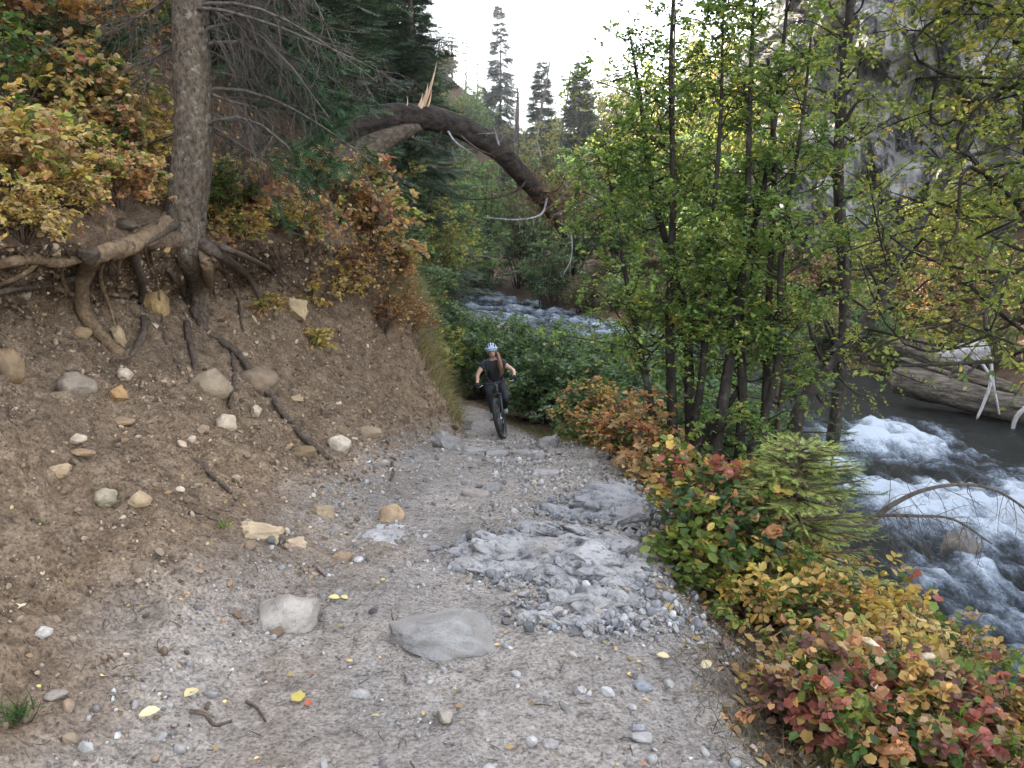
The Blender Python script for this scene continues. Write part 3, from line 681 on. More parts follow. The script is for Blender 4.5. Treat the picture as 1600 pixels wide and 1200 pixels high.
    o = mb.obj(name, M_OUT, None, False); o.color = (*col, 1); return tag(o, label, "rock outcrop")
def mat_outcrop():
    m, n, o = newmat("fractured_bedrock"); v = coords(n); oi = N(n, "ShaderNodeObjectInfo")
    a = noise_node(n, v, 7, 8, .7); r = ramp(n, a.outputs[0], [(.32, (.22, .22, .235)), (.45, (.75, .76, .79)), (.62, (1.1, 1.1, 1.11)), (.75, (1.45, 1.45, 1.43))]).outputs[0]
    c = mixc(n, oi.outputs['Color'], r, 1.0, 'MULTIPLY')
    b = noise_node(n, v, 30, 5, .7); rb = ramp(n, b.outputs[0], [(.36, (.25, .25, .26)), (.47, (1, 1, 1))]).outputs[0]; c = mixc(n, c, rb, .8, 'MULTIPLY')
    d = noise_node(n, v, 3.5, 4, .6); rd = ramp(n, d.outputs[0], [(.52, (0, 0, 0)), (.66, (1, 1, 1))]).outputs[0]; c = mixc(n, c, (.24, .21, .19), math_node(n, 'MULTIPLY', rd, .7))
    p = N(n, "ShaderNodeBsdfPrincipled"); p.inputs['Roughness'].default_value = .85; p.inputs['Specular IOR Level'].default_value = .3; n.links.new(c, p.inputs['Base Color'])
    n.links.new(bump(n, b.outputs[0], .7, .02, bump(n, a.outputs[0], .8, .04)), p.inputs['Normal']); n.links.new(p.outputs[0], o.inputs[0]); return m
M_OUT = mat_outcrop()
outcrop("rock_outcrop", ((.15, 4.45), (1.25, 5.45)), .17, 3, "upper grey slab of fractured bedrock at the right side of trail", -.25, 2.2, (.30, .295, .29), blocks=40, bs=1.35)
outcrop("rock_outcrop", ((-.35, 3.50), (.85, 4.50)), .11, 14, "widest pale jagged bedrock ridge across the right half of trail", -.45, 3.6, (.36, .345, .33), blocks=120)
outcrop("rock_outcrop", ((-.05, 3.05), (.85, 3.65)), .055, 25, "lowest crumbling strip of bedrock nearest the camera", -.35, 6.0, (.36, .345, .325), blocks=70, bs=.75)
outcrop("rock_outcrop", ((-1.15, 3.95), (-.25, 4.85)), .05, 36, "white scraped bedrock streaks flush with the left of the trail", -.75, 4.0, (.42, .40, .375), blocks=0, sink=.030)

# ------------------------------------------------------------------ loose gravel and litter on the ground
def scatter(n, us_lo, us_hi, y_lo, y_hi, seed, bias=1.0):
    """random near-terrain points (area weighted): returns P, N"""
    g = np.random.default_rng(seed)
    iv = np.where((Y_near > y_lo) & (Y_near < y_hi))[0][:-1]; iu = np.where((US >= us_lo) & (US <= us_hi))[0][:-1]
    A = XN[iv][:, iu]; B = XN[iv + 1][:, iu]; D = XN[iv][:, iu + 1]
    ar = np.linalg.norm(np.cross(B - A, D - A), axis=2); dist = np.linalg.norm(A - np.array([0, 0, CAM_Z]), axis=2)
    w_ = (ar / dist ** bias).ravel(); k = g.choice(len(w_), n, p=w_ / w_.sum())
    a, b = g.random((n, 1)), g.random((n, 1)); A, B, D = A.reshape(-1, 3)[k], B.reshape(-1, 3)[k], D.reshape(-1, 3)[k]
    Nn = nrm(np.cross(D - A, B - A)); return A + a * (B - A) + b * (D - A), Nn
def randrot(g, n):
    q = nrm(g.normal(size=(n, 4))); w_, x, y, z = q.T
    return np.stack([1 - 2 * (y * y + z * z), 2 * (x * y - w_ * z), 2 * (x * z + w_ * y), 2 * (x * y + w_ * z), 1 - 2 * (x * x + z * z), 2 * (y * z - w_ * x), 2 * (x * z - w_ * y), 2 * (y * z + w_ * x), 1 - 2 * (x * x + y * y)], 1).reshape(n, 3, 3)
def stones_batch(mb, P, Nn, size, cols, seed, base, ang=None):
    g = np.random.default_rng(seed); protos = [rock_verts(base[0], seed + k, ang or [.2, .5, .9, 1.0][k % 4]) for k in range(8)]
    pi = g.integers(0, 8, len(P)); Rm = randrot(g, len(P)); sc3 = g.uniform(.55, 1.15, (len(P), 3)); sc3[:, 2] *= .7
    for k in range(8):
        s = pi == k; V = protos[k][None] * sc3[s][:, None, :]; V = np.einsum('nij,nkj->nki', Rm[s], V) * size[s][:, None, None]
        V = V + (P[s] + Nn[s] * size[s][:, None] * .25)[:, None, :]
        f = (np.arange(s.sum()) * len(base[0]))[:, None, None] + base[1][None]
        mb.add(V.reshape(-1, 3), f.reshape(-1, 3), np.repeat(cols[s], len(base[0]), 0))
PAL_TRAIL = [((.30, .285, .27), 5), ((.22, .205, .195), 4), ((.38, .37, .355), 1.2), ((.15, .14, .135), 3), ((.33, .28, .23), 1.5)]
PAL_BANK = [((.22, .160, .110), 6), ((.31, .24, .17), 2.0), ((.11, .078, .052), 5), ((.40, .33, .25), .5), ((.26, .175, .10), 1.2)]
def gravel(name, n_small, n_big, ulo, uhi, pal, seed, smin=.004):
    g = np.random.default_rng(seed); mb = MB()
    P, Nn = scatter(n_small, ulo, uhi, 1.5, 16, seed, 1.7); dist = np.linalg.norm(P, axis=1)
    keep = fbm(P * 1.5, seed, 3) + g.uniform(-.6, .6, len(P)) > -.15; P, Nn, dist = P[keep], Nn[keep], dist[keep]
    size = (smin + g.exponential(.0035, len(P))) * np.clip(dist / 4, .8, 1.8); stones_batch(mb, P, Nn, size, pick(g, len(P), pal, .2, .015), seed, ICO1)
    P, Nn = scatter(n_big, ulo, uhi, 1.5, 16, seed + 1, 1.3); size = .007 + np.minimum(g.exponential(.006, len(P)), .032)
    stones_batch(mb, P, Nn, size, pick(g, len(P), pal, .2, .015), seed + 5, ICO2)
    return tag(mb.obj(name, M_GRAVEL, None, False), kind='stuff')
gravel("trail_gravel", 11000, 620, 6.42, 7.3, PAL_TRAIL, 5)
gravel("trail_gravel", 2600, 80, 5.7, 6.45, PAL_TRAIL, 7)
gravel("bank_gravel", 17000, 1500, 3.0, 6.0, PAL_BANK, 6)
def debris():
    g = np.random.default_rng(9); mb = MB(); P, Nn = scatter(2600, 2.6, 7.4, 1.5, 14, 12, 1.5)
    d = nrm(rsph(g, len(P)) - 0); d -= Nn * (d * Nn).sum(1, keepdims=True) * .85; d = nrm(d); L = .012 + g.exponential(.02, len(P)); L = np.minimum(L, np.where(P[:, 1] < 5, .07, .16))
    t = np.linspace(0, 1, 4)[None, :, None]; bend = rsph(g, len(P)) * L[:, None] * .15
    pts = P[:, None, :] + Nn[:, None, :] * .006 + d[:, None, :] * L[:, None, None] * t + bend[:, None, :] * np.sin(t * np.pi)
    rr = (.0012 + L * .022)[:, None] * np.array([[1, .95, .8, .5]]) ; V, Fc = tubes(pts, rr, 4)
    mb.add(V, Fc); tag(mb.obj("twig_debris", M_TWIG), kind='stuff')
    mb = MB(); P, Nn = scatter(5200, .9, 3.25, 2, 17, 31, .9)
    D = rsph(g, len(P)); D -= Nn * (D * Nn).sum(1, keepdims=True) * .8
    leaves(mb, P + Nn * .012, D, nrm(Nn + rsph(g, len(P)) * .6), g.uniform(.035, .075, len(P)),
           pick(g, len(P), [((.30, .17, .07), 4), ((.34, .22, .10), 3), ((.16, .09, .05), 4), ((.42, .28, .09), 1.5)], .3), OVATE)
    P, Nn = scatter(420, 5.0, 7.6, 1.5, 14, 33, 1.2); D = rsph(g, len(P)); D -= Nn * (D * Nn).sum(1, keepdims=True) * .9
    leaves(mb, P + Nn * .01, D, nrm(Nn + rsph(g, len(P)) * .5), g.uniform(.012, .03, len(P)), pick(g, len(P), [((.40, .30, .12), 2), ((.25, .17, .09), 3)], .3), OVATE)
    P, Nn = scatter(2600, 7.0, 8.2, 1.5, 16, 35, 1.0); D = rsph(g, len(P)); D -= Nn * (D * Nn).sum(1, keepdims=True) * .8
    leaves(mb, P + Nn * .01, D, nrm(Nn + rsph(g, len(P)) * .6), g.uniform(.03, .06, len(P)), pick(g, len(P), [((.13, .09, .05), 3), ((.25, .18, .08), 2), ((.20, .10, .05), 1)], .3), OVATE)
    tag(mb.obj("leaf_litter", M_DRYLEAF), kind='stuff')
debris()

def shards():
    g = np.random.default_rng(77); mb = MB(); P, Nn = scatter(10000, 6.1, 7.2, 2.9, 5.6, 71, .6)
    d = np.minimum.reduce([((P[:, 0] - cx) / rx) ** 2 + ((P[:, 1] - cy) / ry) ** 2 for cx, cy, rx, ry in ((.25, 4.0, .62, .50), (.70, 4.95, .55, .45), (.42, 3.35, .48, .30), (.85, 4.2, .4, .5))])
    k = d + g.exponential(.35, len(P)) < 1.15; P, Nn = P[k], Nn[k]; size = np.minimum(.005 + g.exponential(.0065, len(P)), .034)
    stones_batch(mb, P + Nn * (size * .3)[:, None], Nn, size, pick(g, len(P), [((.25, .245, .24), 4), ((.17, .17, .175), 3), ((.30, .29, .285), 1.5), ((.12, .12, .125), 1.5), ((.30, .26, .22), 1)], .2, .01), 81, ICO2, 1.0)
    tag(mb.obj("rock_shards", M_GRAVEL, None, False), kind='stuff')
shards()

# ------------------------------------------------------------------ plant generators (geometry only)
GRN, DGRN, YGRN = (.060, .115, .028), (.028, .062, .022), (.150, .200, .040)
YEL, GLD, ORG_L, RED, MAR, TANL = (.50, .37, .095), (.47, .31, .11), (.46, .235, .11), (.33, .115, .085), (.18, .09, .075), (.40, .275, .15)
BGRN = (.075, .125, .060)
P_DOG = [((.105, .180, .062), 5), ((.064, .118, .050), 3), ((.150, .225, .125), 3), (YGRN, .6)]
P_WILLOW = [((.120, .205, .065), 5), ((.18, .27, .080), 3), ((.075, .140, .052), 3)]
P_YG = [((.24, .27, .05), 4), (YEL, 1.5), (YGRN, 3), (GRN, 1)]
P_GOLD = [(YEL, 4), ((.52, .40, .17), 4), (TANL, 3), ((.26, .29, .07), 2.2), (ORG_L, .8)]
P_ORANGE = [(ORG_L, 2.2), ((.52, .36, .16), 3.5), (TANL, 3), ((.24, .27, .07), 1.8), (RED, .4), (GRN, .8)]
P_RUST = [((.30, .15, .06), 4), (TANL, 3), ((.20, .10, .045), 3), (GLD, 1)]
P_RED = [(RED, 1.0), (MAR, 1.1), (ORG_L, 1.6), ((.17, .16, .06), 2), (GRN, 2), ((.22, .27, .06), 2.6), (GLD, 2), (TANL, 1.4)]
P_MIX = [(GRN, 2), (YGRN, 2), (RED, 1.6), (ORG_L, 1.3), (YEL, 1), (BGRN, 1)]
P_ALDER = [((.140, .225, .050), 6), ((.220, .305, .068), 4), ((.080, .145, .040), 3), ((.34, .36, .090), 2), ((.40, .30, .06), .15)]
P_COTTON = [((.19, .24, .050), 5), ((.29, .31, .075), 4), ((.11, .16, .042), 3), ((.38, .31, .08), 1.2)]
def leaf_dirs(g, tw, nl, up=.3, side=.9):
    """leaves along twigs tw (n,m,3): P, D, N"""
    n, m, _ = tw.shape; t = np.sort(g.uniform(.12, 1, (n, nl)), 1); t[:, -1] = 1
    k = np.minimum((t * (m - 1)).astype(int), m - 2); f = (t * (m - 1) - k)[..., None]; ar = np.arange(n)[:, None]
    P = tw[ar, k] * (1 - f) + tw[ar, k + 1] * f; ax = nrm(tw[ar, k + 1] - tw[ar, k])
    sgn = np.where((np.arange(nl) % 2)[None, :, None] == 0, 1, -1)
    h = nrm(np.cross(ax, np.array([0, 0, 1.0]))) * sgn
    D = nrm(ax * .55 + h * side + g.normal(size=P.shape) * .35 + np.array([0, 0, -.15])); Nn = nrm(np.array([0, 0, 1.0]) * (up + .5) + g.normal(size=P.shape) * .5)
    return P.reshape(-1, 3), D.reshape(-1, 3), Nn.reshape(-1, 3)
def twigs_from(g, st, nt, length, tmin=.25, up=.25, m=4):
    """nt twigs on each polyline of st (n,k,3)"""
    n, k, _ = st.shape; t = g.uniform(tmin, 1, (n, nt)); i = np.minimum((t * (k - 1)).astype(int), k - 2); f = (t * (k - 1) - i)[..., None]; ar = np.arange(n)[:, None]
    P = st[ar, i] * (1 - f) + st[ar, i + 1] * f; ax = nrm(st[ar, i + 1] - st[ar, i])
    d = g.normal(size=P.shape); d -= ax * (d * ax).sum(-1, keepdims=True); d = nrm(nrm(d) + ax * .6 + np.array([0, 0, up]))
    L = length * g.uniform(.5, 1.25, (n, nt, 1)) * (1.15 - .5 * t[..., None])
    s = np.linspace(0, 1, m)[None, None, :, None]
    sag = np.array([0, 0, -1.0]) * (s ** 2) * .18; wob = g.normal(size=P.shape)[:, :, None, :] * .12 * np.sin(s * np.pi)
    T = P[:, :, None, :] + L[:, :, None, :] * (d[:, :, None, :] * s + sag + wob)
    return T.reshape(-1, m, 3), t.reshape(-1)
def bush_geo(seed, H, Rr, nst=14, ntw=9, nlf=9, ls=.07, tmpl=OVATE, pal=P_DOG, spread=.12, tw=.3, lean=(0, 0), sub=0, wood_r=.006, droop=.0, bare=.0):
    g = np.random.default_rng(seed); m = 7
    phi = g.uniform(0, 2 * np.pi, nst); rad = Rr * np.sqrt(g.uniform(.02, 1, nst)); hz = H * (1 - .45 * (rad / Rr) ** 2) * g.uniform(.7, 1.1, nst)
    e = np.stack([rad * np.cos(phi) + lean[0] * H, rad * np.sin(phi) + lean[1] * H, hz], 1); b = np.stack([np.cos(phi), np.sin(phi), 0 * phi], 1) * spread * Rr * g.uniform(0, 1, (nst, 1))
    c = b * .5 + e * np.array([.35, .35, .75]) ; s = np.linspace(0, 1, m)[None, :, None]
    st = b[:, None] * (1 - s) ** 2 + 2 * c[:, None] * s * (1 - s) + e[:, None] * s ** 2 - droop * H * s ** 3 * np.array([0, 0, 1.0])
    st += g.normal(size=st.shape) * H * .012
    T1, t1 = twigs_from(g, st, ntw, tw * Rr + .12, .2 + bare)
    mw, ml = MB(), MB(); V, Fc = tubes(st, wood_r * np.linspace(1.3, .45, m)[None] * g.uniform(.6, 1.2, (nst, 1)), 5); mw.add(V, Fc)
    V, Fc = tubes(T1, wood_r * .42 * np.array([[1, .85, .65, .35]]) * np.ones((len(T1), 1)), 3, False); mw.add(V, Fc)
    TL = T1
    if sub:
        T2, _ = twigs_from(g, T1, sub, .5 * (tw * Rr + .12), .3); V, Fc = tubes(T2, wood_r * .25 * np.array([[1, .85, .65, .35]]) * np.ones((len(T2), 1)), 3, False); mw.add(V, Fc); TL = np.concatenate([T1, T2])
    P, D, Nn = leaf_dirs(g, TL, nlf)
    P[:, 2] = np.maximum(P[:, 2], .02)
    leaves(ml, P, D, Nn, ls * g.uniform(.55, 1.2, len(P)), cluster_pick(g, P, pal), tmpl)
    return mw, ml
def cluster_pick(g, P, pal):
    """leaf colours: neighbours on a branch tend to share a colour"""
    c1 = pick(g, len(P), pal); cell = np.floor(P / .17).astype(np.int64); h = _hash(cell[:, 0], cell[:, 1], cell[:, 2], 5)
    cols = np.array([p[0] for p in pal], float); cw = np.cumsum([p[1] for p in pal]); cw = cw / cw[-1]
    c2 = cols[np.searchsorted(cw, np.minimum(h, .999))] * np.exp(g.normal(0, .2, (len(P), 1)))
    k = (g.random(len(P)) < .72)[:, None]; return np.clip(np.where(k, c2, c1), .005, .85)
def shrub_mesh(*a, **k):
    mw, ml = bush_geo(*a, **k); return mw.mesh("stems", M_STEM), ml.mesh("foliage", k_mat(k), False)
def k_mat(k): return M_LEAF
def place_shrub(meshes, loc, label, cat="shrub", name="shrub", group=None, rz=0.0, s=1.0, tilt=None):
    t = thing(name, loc, label, cat, group, rz); t.scale = (s, s, s)
    if tilt: t.rotation_euler = (tilt[0], tilt[1], rz)
    link("stems", meshes[0], t); link("foliage", meshes[1], t); return t

def conifer_geo(seed, H, Rr, whorls=46, per=6, z0=.08, droop=.25, twn=13, sprig=.22, pal=None, sparse=0.0, dead=.0, shape=.85, lean=0.0):
    g = np.random.default_rng(seed); mt, mn = MB(), MB(); pal = pal or [((.034, .062, .030), 5), ((.052, .086, .038), 3), ((.026, .048, .028), 3)]
    k = 14; tz = np.linspace(0, 1, k); tr = np.stack([np.cumsum(g.normal(0, .004 * H, k)) * tz + lean * H * tz ** 1.5, np.cumsum(g.normal(0, .004 * H, k)) * tz, tz * H], 1); tr[:, :2] -= tr[0, :2]
    V, Fc = tubes(tr, (H * .012 + .03) * (1 - tz * .95), 9); mt.add(V, Fc)
    z = np.sort(g.uniform(z0, .985, whorls * per)) ; n = len(z); keep = g.random(n) > sparse; z = z[keep]; n = len(z)
    phi = g.uniform(0, 2 * np.pi, n); L = Rr * (1 - z) ** shape * g.uniform(.65, 1.12, n) + .12
    b = np.stack([np.interp(z, tz, tr[:, 0]), np.interp(z, tz, tr[:, 1]), z * H], 1); d = np.stack([np.cos(phi), np.sin(phi), .25 * z + 0 * z], 1)
    s = np.linspace(0, 1, 6)[None, :, None]
    br = b[:, None] + d[:, None] * L[:, None, None] * s + np.array([0, 0, -1.0]) * (droop * (1.15 - z))[:, None, None] * L[:, None, None] * (s ** 1.3 * 1.3 - .55 * s ** 3)
    V, Fc = tubes(br, (.006 + L * .009)[:, None] * np.linspace(1, .25, 6)[None], 4, False); mt.add(V, Fc)
    live = g.random(n) > dead; br, L = br[live], L[live]; n = len(br)
    t = np.linspace(.18, 1, twn)[None] + g.normal(0, .02, (n, twn)); t = np.clip(t, .1, .999); i = np.minimum((t * 5).astype(int), 4); f = (t * 5 - i)[..., None]; ar = np.arange(n)[:, None]
    P = br[ar, i] * (1 - f) + br[ar, i + 1] * f; ax = nrm(br[ar, i + 1] - br[ar, i]); side = nrm(np.cross(ax, np.array([0, 0, 1.0]))) * np.where((np.arange(twn) % 2)[None, :, None] == 0, 1, -1)
    D = nrm(ax * .9 + side * .85 + np.array([0, 0, -.22]) + g.normal(size=P.shape) * .22); S = (sprig * (1.05 - .45 * t) * (.5 + .5 * np.minimum(L / Rr * 1.8, 1))[:, None]) * g.uniform(.7, 1.3, t.shape)
    Nn = nrm(np.array([0, 0, 1.0]) + g.normal(size=P.shape) * .35)
    P2 = P + D * S[..., None] * .55; D2 = nrm(D + ax * .6 + g.normal(size=P.shape) * .3)
    PP, DD, NN, SS = [x.reshape(-1, *x.shape[2:]) for x in (P, D, Nn, S)]
    leaves(mn, np.concatenate([PP, P2.reshape(-1, 3)]), np.concatenate([DD, D2.reshape(-1, 3)]), np.concatenate([NN, NN]), np.concatenate([SS, SS * .9]), pick(g, 2 * len(PP), pal, .28), SPRIG)
    return mt, mn
def conifer_mesh(*a, **k):
    mt, mn = conifer_geo(*a, **k); return mt.mesh("trunk", M_SPRUCE), mn.mesh("crown", M_NEEDLE, False)
def place_tree(meshes, loc, label, name="conifer", cat="tree", group=None, s=1.0, rz=0.0, sz=None):
    t = thing(name, loc, label, cat, group, rz); t.scale = (s, s, sz or s); link("trunk", meshes[0], t); link("crown", meshes[1], t); return t

def stem_tree(seed, stems, label, name, cat, bark, pal, nbr=20, bl=(.5, 1.2), ntw=8, nlf=7, ls=.06, tmin=.3, tmpl=OVATE, tw=.34, up=.35, sides=10, extra=None, bdir=None, group=None, subt=0, wob=.13):
    """tree of one or several stems given as [(points, radii), ...] in world space"""
    g = np.random.default_rng(seed); base = np.mean([s[0][0] for s in stems], 0); t = thing(name, tuple(base), label, cat, group)
    mw, ml = MB(), MB(); BR = []
    for j, (pts, rad) in enumerate(stems):
        ms = MB(); pts = np.asarray(pts, float) - base; P, r = limb(ms, pts, rad, 40, sides, .10, 10, seed + j); ms.obj("trunk", bark, t)
        tt = g.uniform(tmin, .99, nbr); i = np.minimum((tt * 39).astype(int), 38); B0 = P[i]; ax = nrm(P[i + 1] - P[i])
        d = g.normal(size=(nbr, 3)); d[:, 2] *= .4
        if bdir is not None: d += np.asarray(bdir)
        d = nrm(d - ax * (d * ax).sum(1, keepdims=True)); d = nrm(d + ax * .5 + np.array([0, 0, up]))
        L = g.uniform(bl[0], bl[1], nbr) * (1.15 - .6 * tt); s = np.linspace(0, 1, 12)[None, :, None]
        BR.append(B0[:, None] + L[:, None, None] * (d[:, None] * s - np.array([0, 0, .28]) * s ** 2 + g.normal(size=(nbr, 1, 3)) * wob * np.sin(s * np.pi) + g.normal(size=(nbr, 1, 3)) * wob * .4 * np.sin(s * 2 * np.pi)))
        V, Fc = tubes(BR[-1], (r[i] * .22 + .003)[:, None] * np.linspace(1, .3, 12)[None], 5, False); mw.add(V, Fc)
    BR = np.concatenate(BR); T1, _ = twigs_from(g, BR, ntw, tw, .2, .15)
    V, Fc = tubes(T1, .0035 * np.array([[1, .85, .65, .35]]) * np.ones((len(T1), 1)), 3, False); mw.add(V, Fc)
    mw.obj("branches", bark, t)
    if subt: T1 = np.concatenate([T1, twigs_from(g, T1, subt, tw * .5, .3)[0]])
    P, D, Nn = leaf_dirs(g, T1, nlf); k = g.random(len(P)) < .9; P, D, Nn = P[k], D[k], Nn[k]
    leaves(ml, P, D, Nn, ls * g.uniform(.5, 1.2, len(P)), cluster_pick(g, P, pal), tmpl); ml.obj("crown", M_LEAF, t, False)
    return t

# ------------------------------------------------------------------ the near spruce with its bared roots
def on(px, py, lift=.0):
    P, nn = hit(px, py); return P + nn * lift
def near_spruce():
    Y0 = 7.0; A = lambda x, y, dY=0: np.array(at(x, y, Y0 + dY)); base = at(296, 372, Y0)
    Y0 = hit(296, 388)[0].y + .02; base = at(296, 372, Y0); t = thing("spruce_tree", base, "tall spruce with lichen grey trunk and bare roots hanging from the left bank", "tree")
    o = np.array(base); m = MB()
    pts = [np.array(on(320, 545, -.10)), np.array(on(316, 500, -.02)), np.array(on(308, 440, .03)), A(298, 400), A(290, 345), A(297, 285), A(303, 200), A(300, 100), A(297, 0), A(292, -250), A(288, -800)]
    limb(m, np.array(pts) - o, [.045, .06, .085, .115, .150, .148, .140, .135, .13, .12, .08], 200, 48, .065, 22, 3, .5); m.obj("trunk", M_SPRUCE, t)
    def root(pix, rad, mat, lift=.3, rough=.14, dY=None, seed=1, n=40, name="root"):
        P = []
        if dY is None or all(v is None for v in dY): pix = [tuple(v) for v in crspline(np.array(pix, float), len(pix) * 3)]; dY = None
        for k, (x, y) in enumerate(pix):
            r = rad[0] + (rad[1] - rad[0]) * k / max(len(pix) - 1, 1)
            h = at(x, y, Y0 + (.06, -.03)[k]) if (dY is not None and k < 2 and x > 255) else on(x, y, 0); q = Vector((0, 0, CAM_Z)) - h; P.append(np.array(h + q.normalized() * r * (-1.3 if k == len(pix) - 1 else lift * 1.25 + .35 + (.2 if dY is not None and dY[k] is not None else 0))))
        m = MB(); limb(m, np.array(P) - o, list(np.linspace(rad[0], rad[1], len(P))), n, 12, rough, 14, seed); return m.obj(name, mat, t)
    root([(292, 326), (264, 350), (228, 370), (190, 387), (150, 398), (131, 425), (128, 465), (140, 500), (165, 530), (190, 555)], (.076, .034), M_ROOT, .3, .42, [6.9, 6.8, 6.6, 6.4, 6.2, 6.1, 6.05, None, None, None], 4, 90)
    root([(152, 396), (122, 402), (90, 410), (55, 404), (20, 408), (-30, 420)], (.040, .03), M_ROOT, .5, .16, [6.2, 5.9, 5.7, 5.5, 5.3, 5.2], 5)
    root([(204, 384), (212, 410), (222, 440), (219, 475), (226, 510), (216, 540), (203, 558)], (.032, .024), M_DKROOT, 1.4, .2, [6.45, 6.3, 6.2, None, None, None, None], 6)
    root([(316, 385), (324, 420), (325, 460), (318, 500)], (.05, .028), M_ROOT, .7, .12, [6.75, 6.5, 6.4, None], 7)
    root([(300, 480), (318, 512), (350, 535), (372, 552), (395, 585), (425, 622), (445, 650), (470, 678), (495, 700), (521, 722)], (.032, .022), M_DKROOT, 1.6, .18, None, 8, 90)
    root([(262, 420), (285, 455), (305, 487), (322, 512)], (.018, .022), M_DKROOT, 1.6, .18, None, 9)
    root([(362, 552), (367, 585), (362, 615), (358, 640)], (.018, .012), M_DKROOT, 1.8, .2, None, 10)
    root([(292, 505), (295, 530), (302, 552), (306, 580)], (.030, .022), M_DKROOT, 1.4, .2, None, 11)
    root([(190, 385), (186, 405), (184, 425)], (.026, .012), M_ROOT, .7, .2, [6.4, 6.25, 6.15], 12)
    root([(282, 345), (255, 362), (225, 380), (196, 392), (168, 400), (140, 425), (112, 436), (70, 446), (20, 452), (-20, 462)], (.030, .014), M_DKROOT, 1.2, .3, [6.0] * 5 + [None] * 5, 70, 80)
    root([(270, 352), (240, 378), (215, 384), (180, 394), (160, 410), (158, 440), (172, 480), (182, 520)], (.022, .010), M_ROOT, 1.6, .3, [6.0] * 4 + [None] * 4, 71, 70)
    root([(60, 405), (40, 425), (12, 440), (-20, 450)], (.020, .010), M_ROOT, .9, .3, None, 72)
    root([(345, 400), (352, 430), (372, 470), (380, 515), (402, 540)], (.016, .007), M_DKROOT, 1.0, .3, None, 73)
    root([(232, 370), (238, 405), (246, 440), (251, 485)], (.010, .007), M_ROOT, .8, .2, [6.5, 6.2, 6.1, None], 13)
    root([(252, 485), (258, 530), (280, 575), (300, 600)], (.008, .005), M_DKROOT, .8, .2, None, 14)
    root([(96, 410), (98, 440), (118, 470), (150, 505)], (.016, .012), M_ROOT, .6, .2, [5.75, None, None, None], 15)
    root([(305, 375), (345, 400), (385, 430), (410, 470)], (.05, .02), M_DKROOT, .7, .2, [6.9, None, None, None], 16)
    root([(330, 380), (370, 395), (420, 420), (445, 450)], (.03, .012), M_DKROOT, .8, .2, [6.9, None, None, None], 17)
    g = np.random.default_rng(3)
    for k in range(36):                                    # fine feeder roots under the lip
        x = g.uniform(330, 480) if k < 18 else g.uniform(0, 330); y = g.uniform(375, 405)
        root([(x, y), (x + g.uniform(-8, 16), y + 22), (x + g.uniform(-5, 40), y + g.uniform(45, 75))], (.006, .003), M_DKROOT, 2.5, .2, None, 30 + k, 12, "feeder_root")
    for x, y, w_, h_, sd_ in ((190, 352, 44, 20, 5), (136, 393, 26, 30, 6), (226, 356, 40, 12, 7)):      # knots of old wood on the roots
        P = on(x, y, .02); k_ = 6.0 / F_PX / 2; m = MB(); m.add(rock_verts(ICO4[0], sd_ + 70, .4) * np.array([w_ * k_, h_ * k_, h_ * k_]), ICO4[1]); q = m.obj("root_burl", M_OLDWOOD, t); q.location = P - base; q.rotation_euler = (0, -.35 if sd_ == 7 else .2, 0)
    # dead drooping branches
    for k in range(44):
        z = g.uniform(2.15, 4.6); sx = 1 if k % 5 else -1; phi = g.uniform(-.15, 1.25) if sx > 0 else np.pi - g.uniform(.2, 1.0)
        L = g.uniform(.6, 1.5) * (1 if sx > 0 else .6); b = np.array([A(302, 200)[0], Y0, z]) - o
        d = np.array([np.cos(phi), np.sin(phi) - .15, .05]); s = np.linspace(0, 1, 8)[:, None]
        br = b + L * (d * s - np.array([0, 0, g.uniform(.35, .8)]) * s ** 1.7 + g.normal(size=3) * .08 * np.sin(s * np.pi * 1.3))
        mb = MB(); V, Fc = tubes(br, (.011 + .004 * L) * np.linspace(1, .22, 8), 5); mb.add(V, Fc)
        T, _ = twigs_from(g, br[None], 22, .42, .15, -.7, 5); V, Fc = tubes(T, .0035 * np.linspace(1, .4, 5)[None] * np.ones((len(T), 1)), 3, False); mb.add(V, Fc)
        T2, _ = twigs_from(g, T, 3, .22, .3, -.4, 4); V, Fc = tubes(T2, .002 * np.linspace(1, .4, 4)[None] * np.ones((len(T2), 1)), 3, False); mb.add(V, Fc)
        mb.obj("dead_branch", M_TWIG, t)
    for (x, y, dY, nb) in [(205, 60, .5, 9), (180, 110, .3, 6), (455, 70, .4, 7), (470, 130, .2, 6), (495, 150, .4, 5), (450, 232, -.1, 7), (485, 240, 0, 6), (440, 280, .2, 4), (140, 50, .6, 4), (420, 225, .1, 5), (400, 60, .8, 8), (370, 130, .9, 8), (400, 190, .7, 8), (360, 230, .8, 6), (350, 40, 1.0, 8), (230, 130, .8, 8), (240, 40, .9, 8), (460, 180, .3, 7), (380, 20, .6, 8)]:
        b = A(x, y, dY) - o; mb = MB(); n = nb * 30
        ax = nrm(np.array([[1 if x > 300 else -1, -.3, -.25]]) + g.normal(size=(nb, 3)) * .45); s0 = b + g.normal(size=(nb, 3)) * np.array([.14, .14, .07])
        tt = g.uniform(0, .42, (nb, 30, 1)); P = (s0[:, None] + ax[:, None] * tt).reshape(-1, 3); D = nrm(np.repeat(ax, 30, 0) + g.normal(size=(n, 3)) * .55)
        leaves(mb, P, D, nrm(np.array([0, 0, 1.0]) + g.normal(size=(n, 3)) * .4), g.uniform(.06, .13, n), pick(g, n, [((.024, .060, .022), 3), ((.045, .095, .030), 2), ((.016, .04, .018), 2)], .25), SPRIG)
        mb.obj("needle_bough", M_NEEDLE, t, False)
near_spruce()

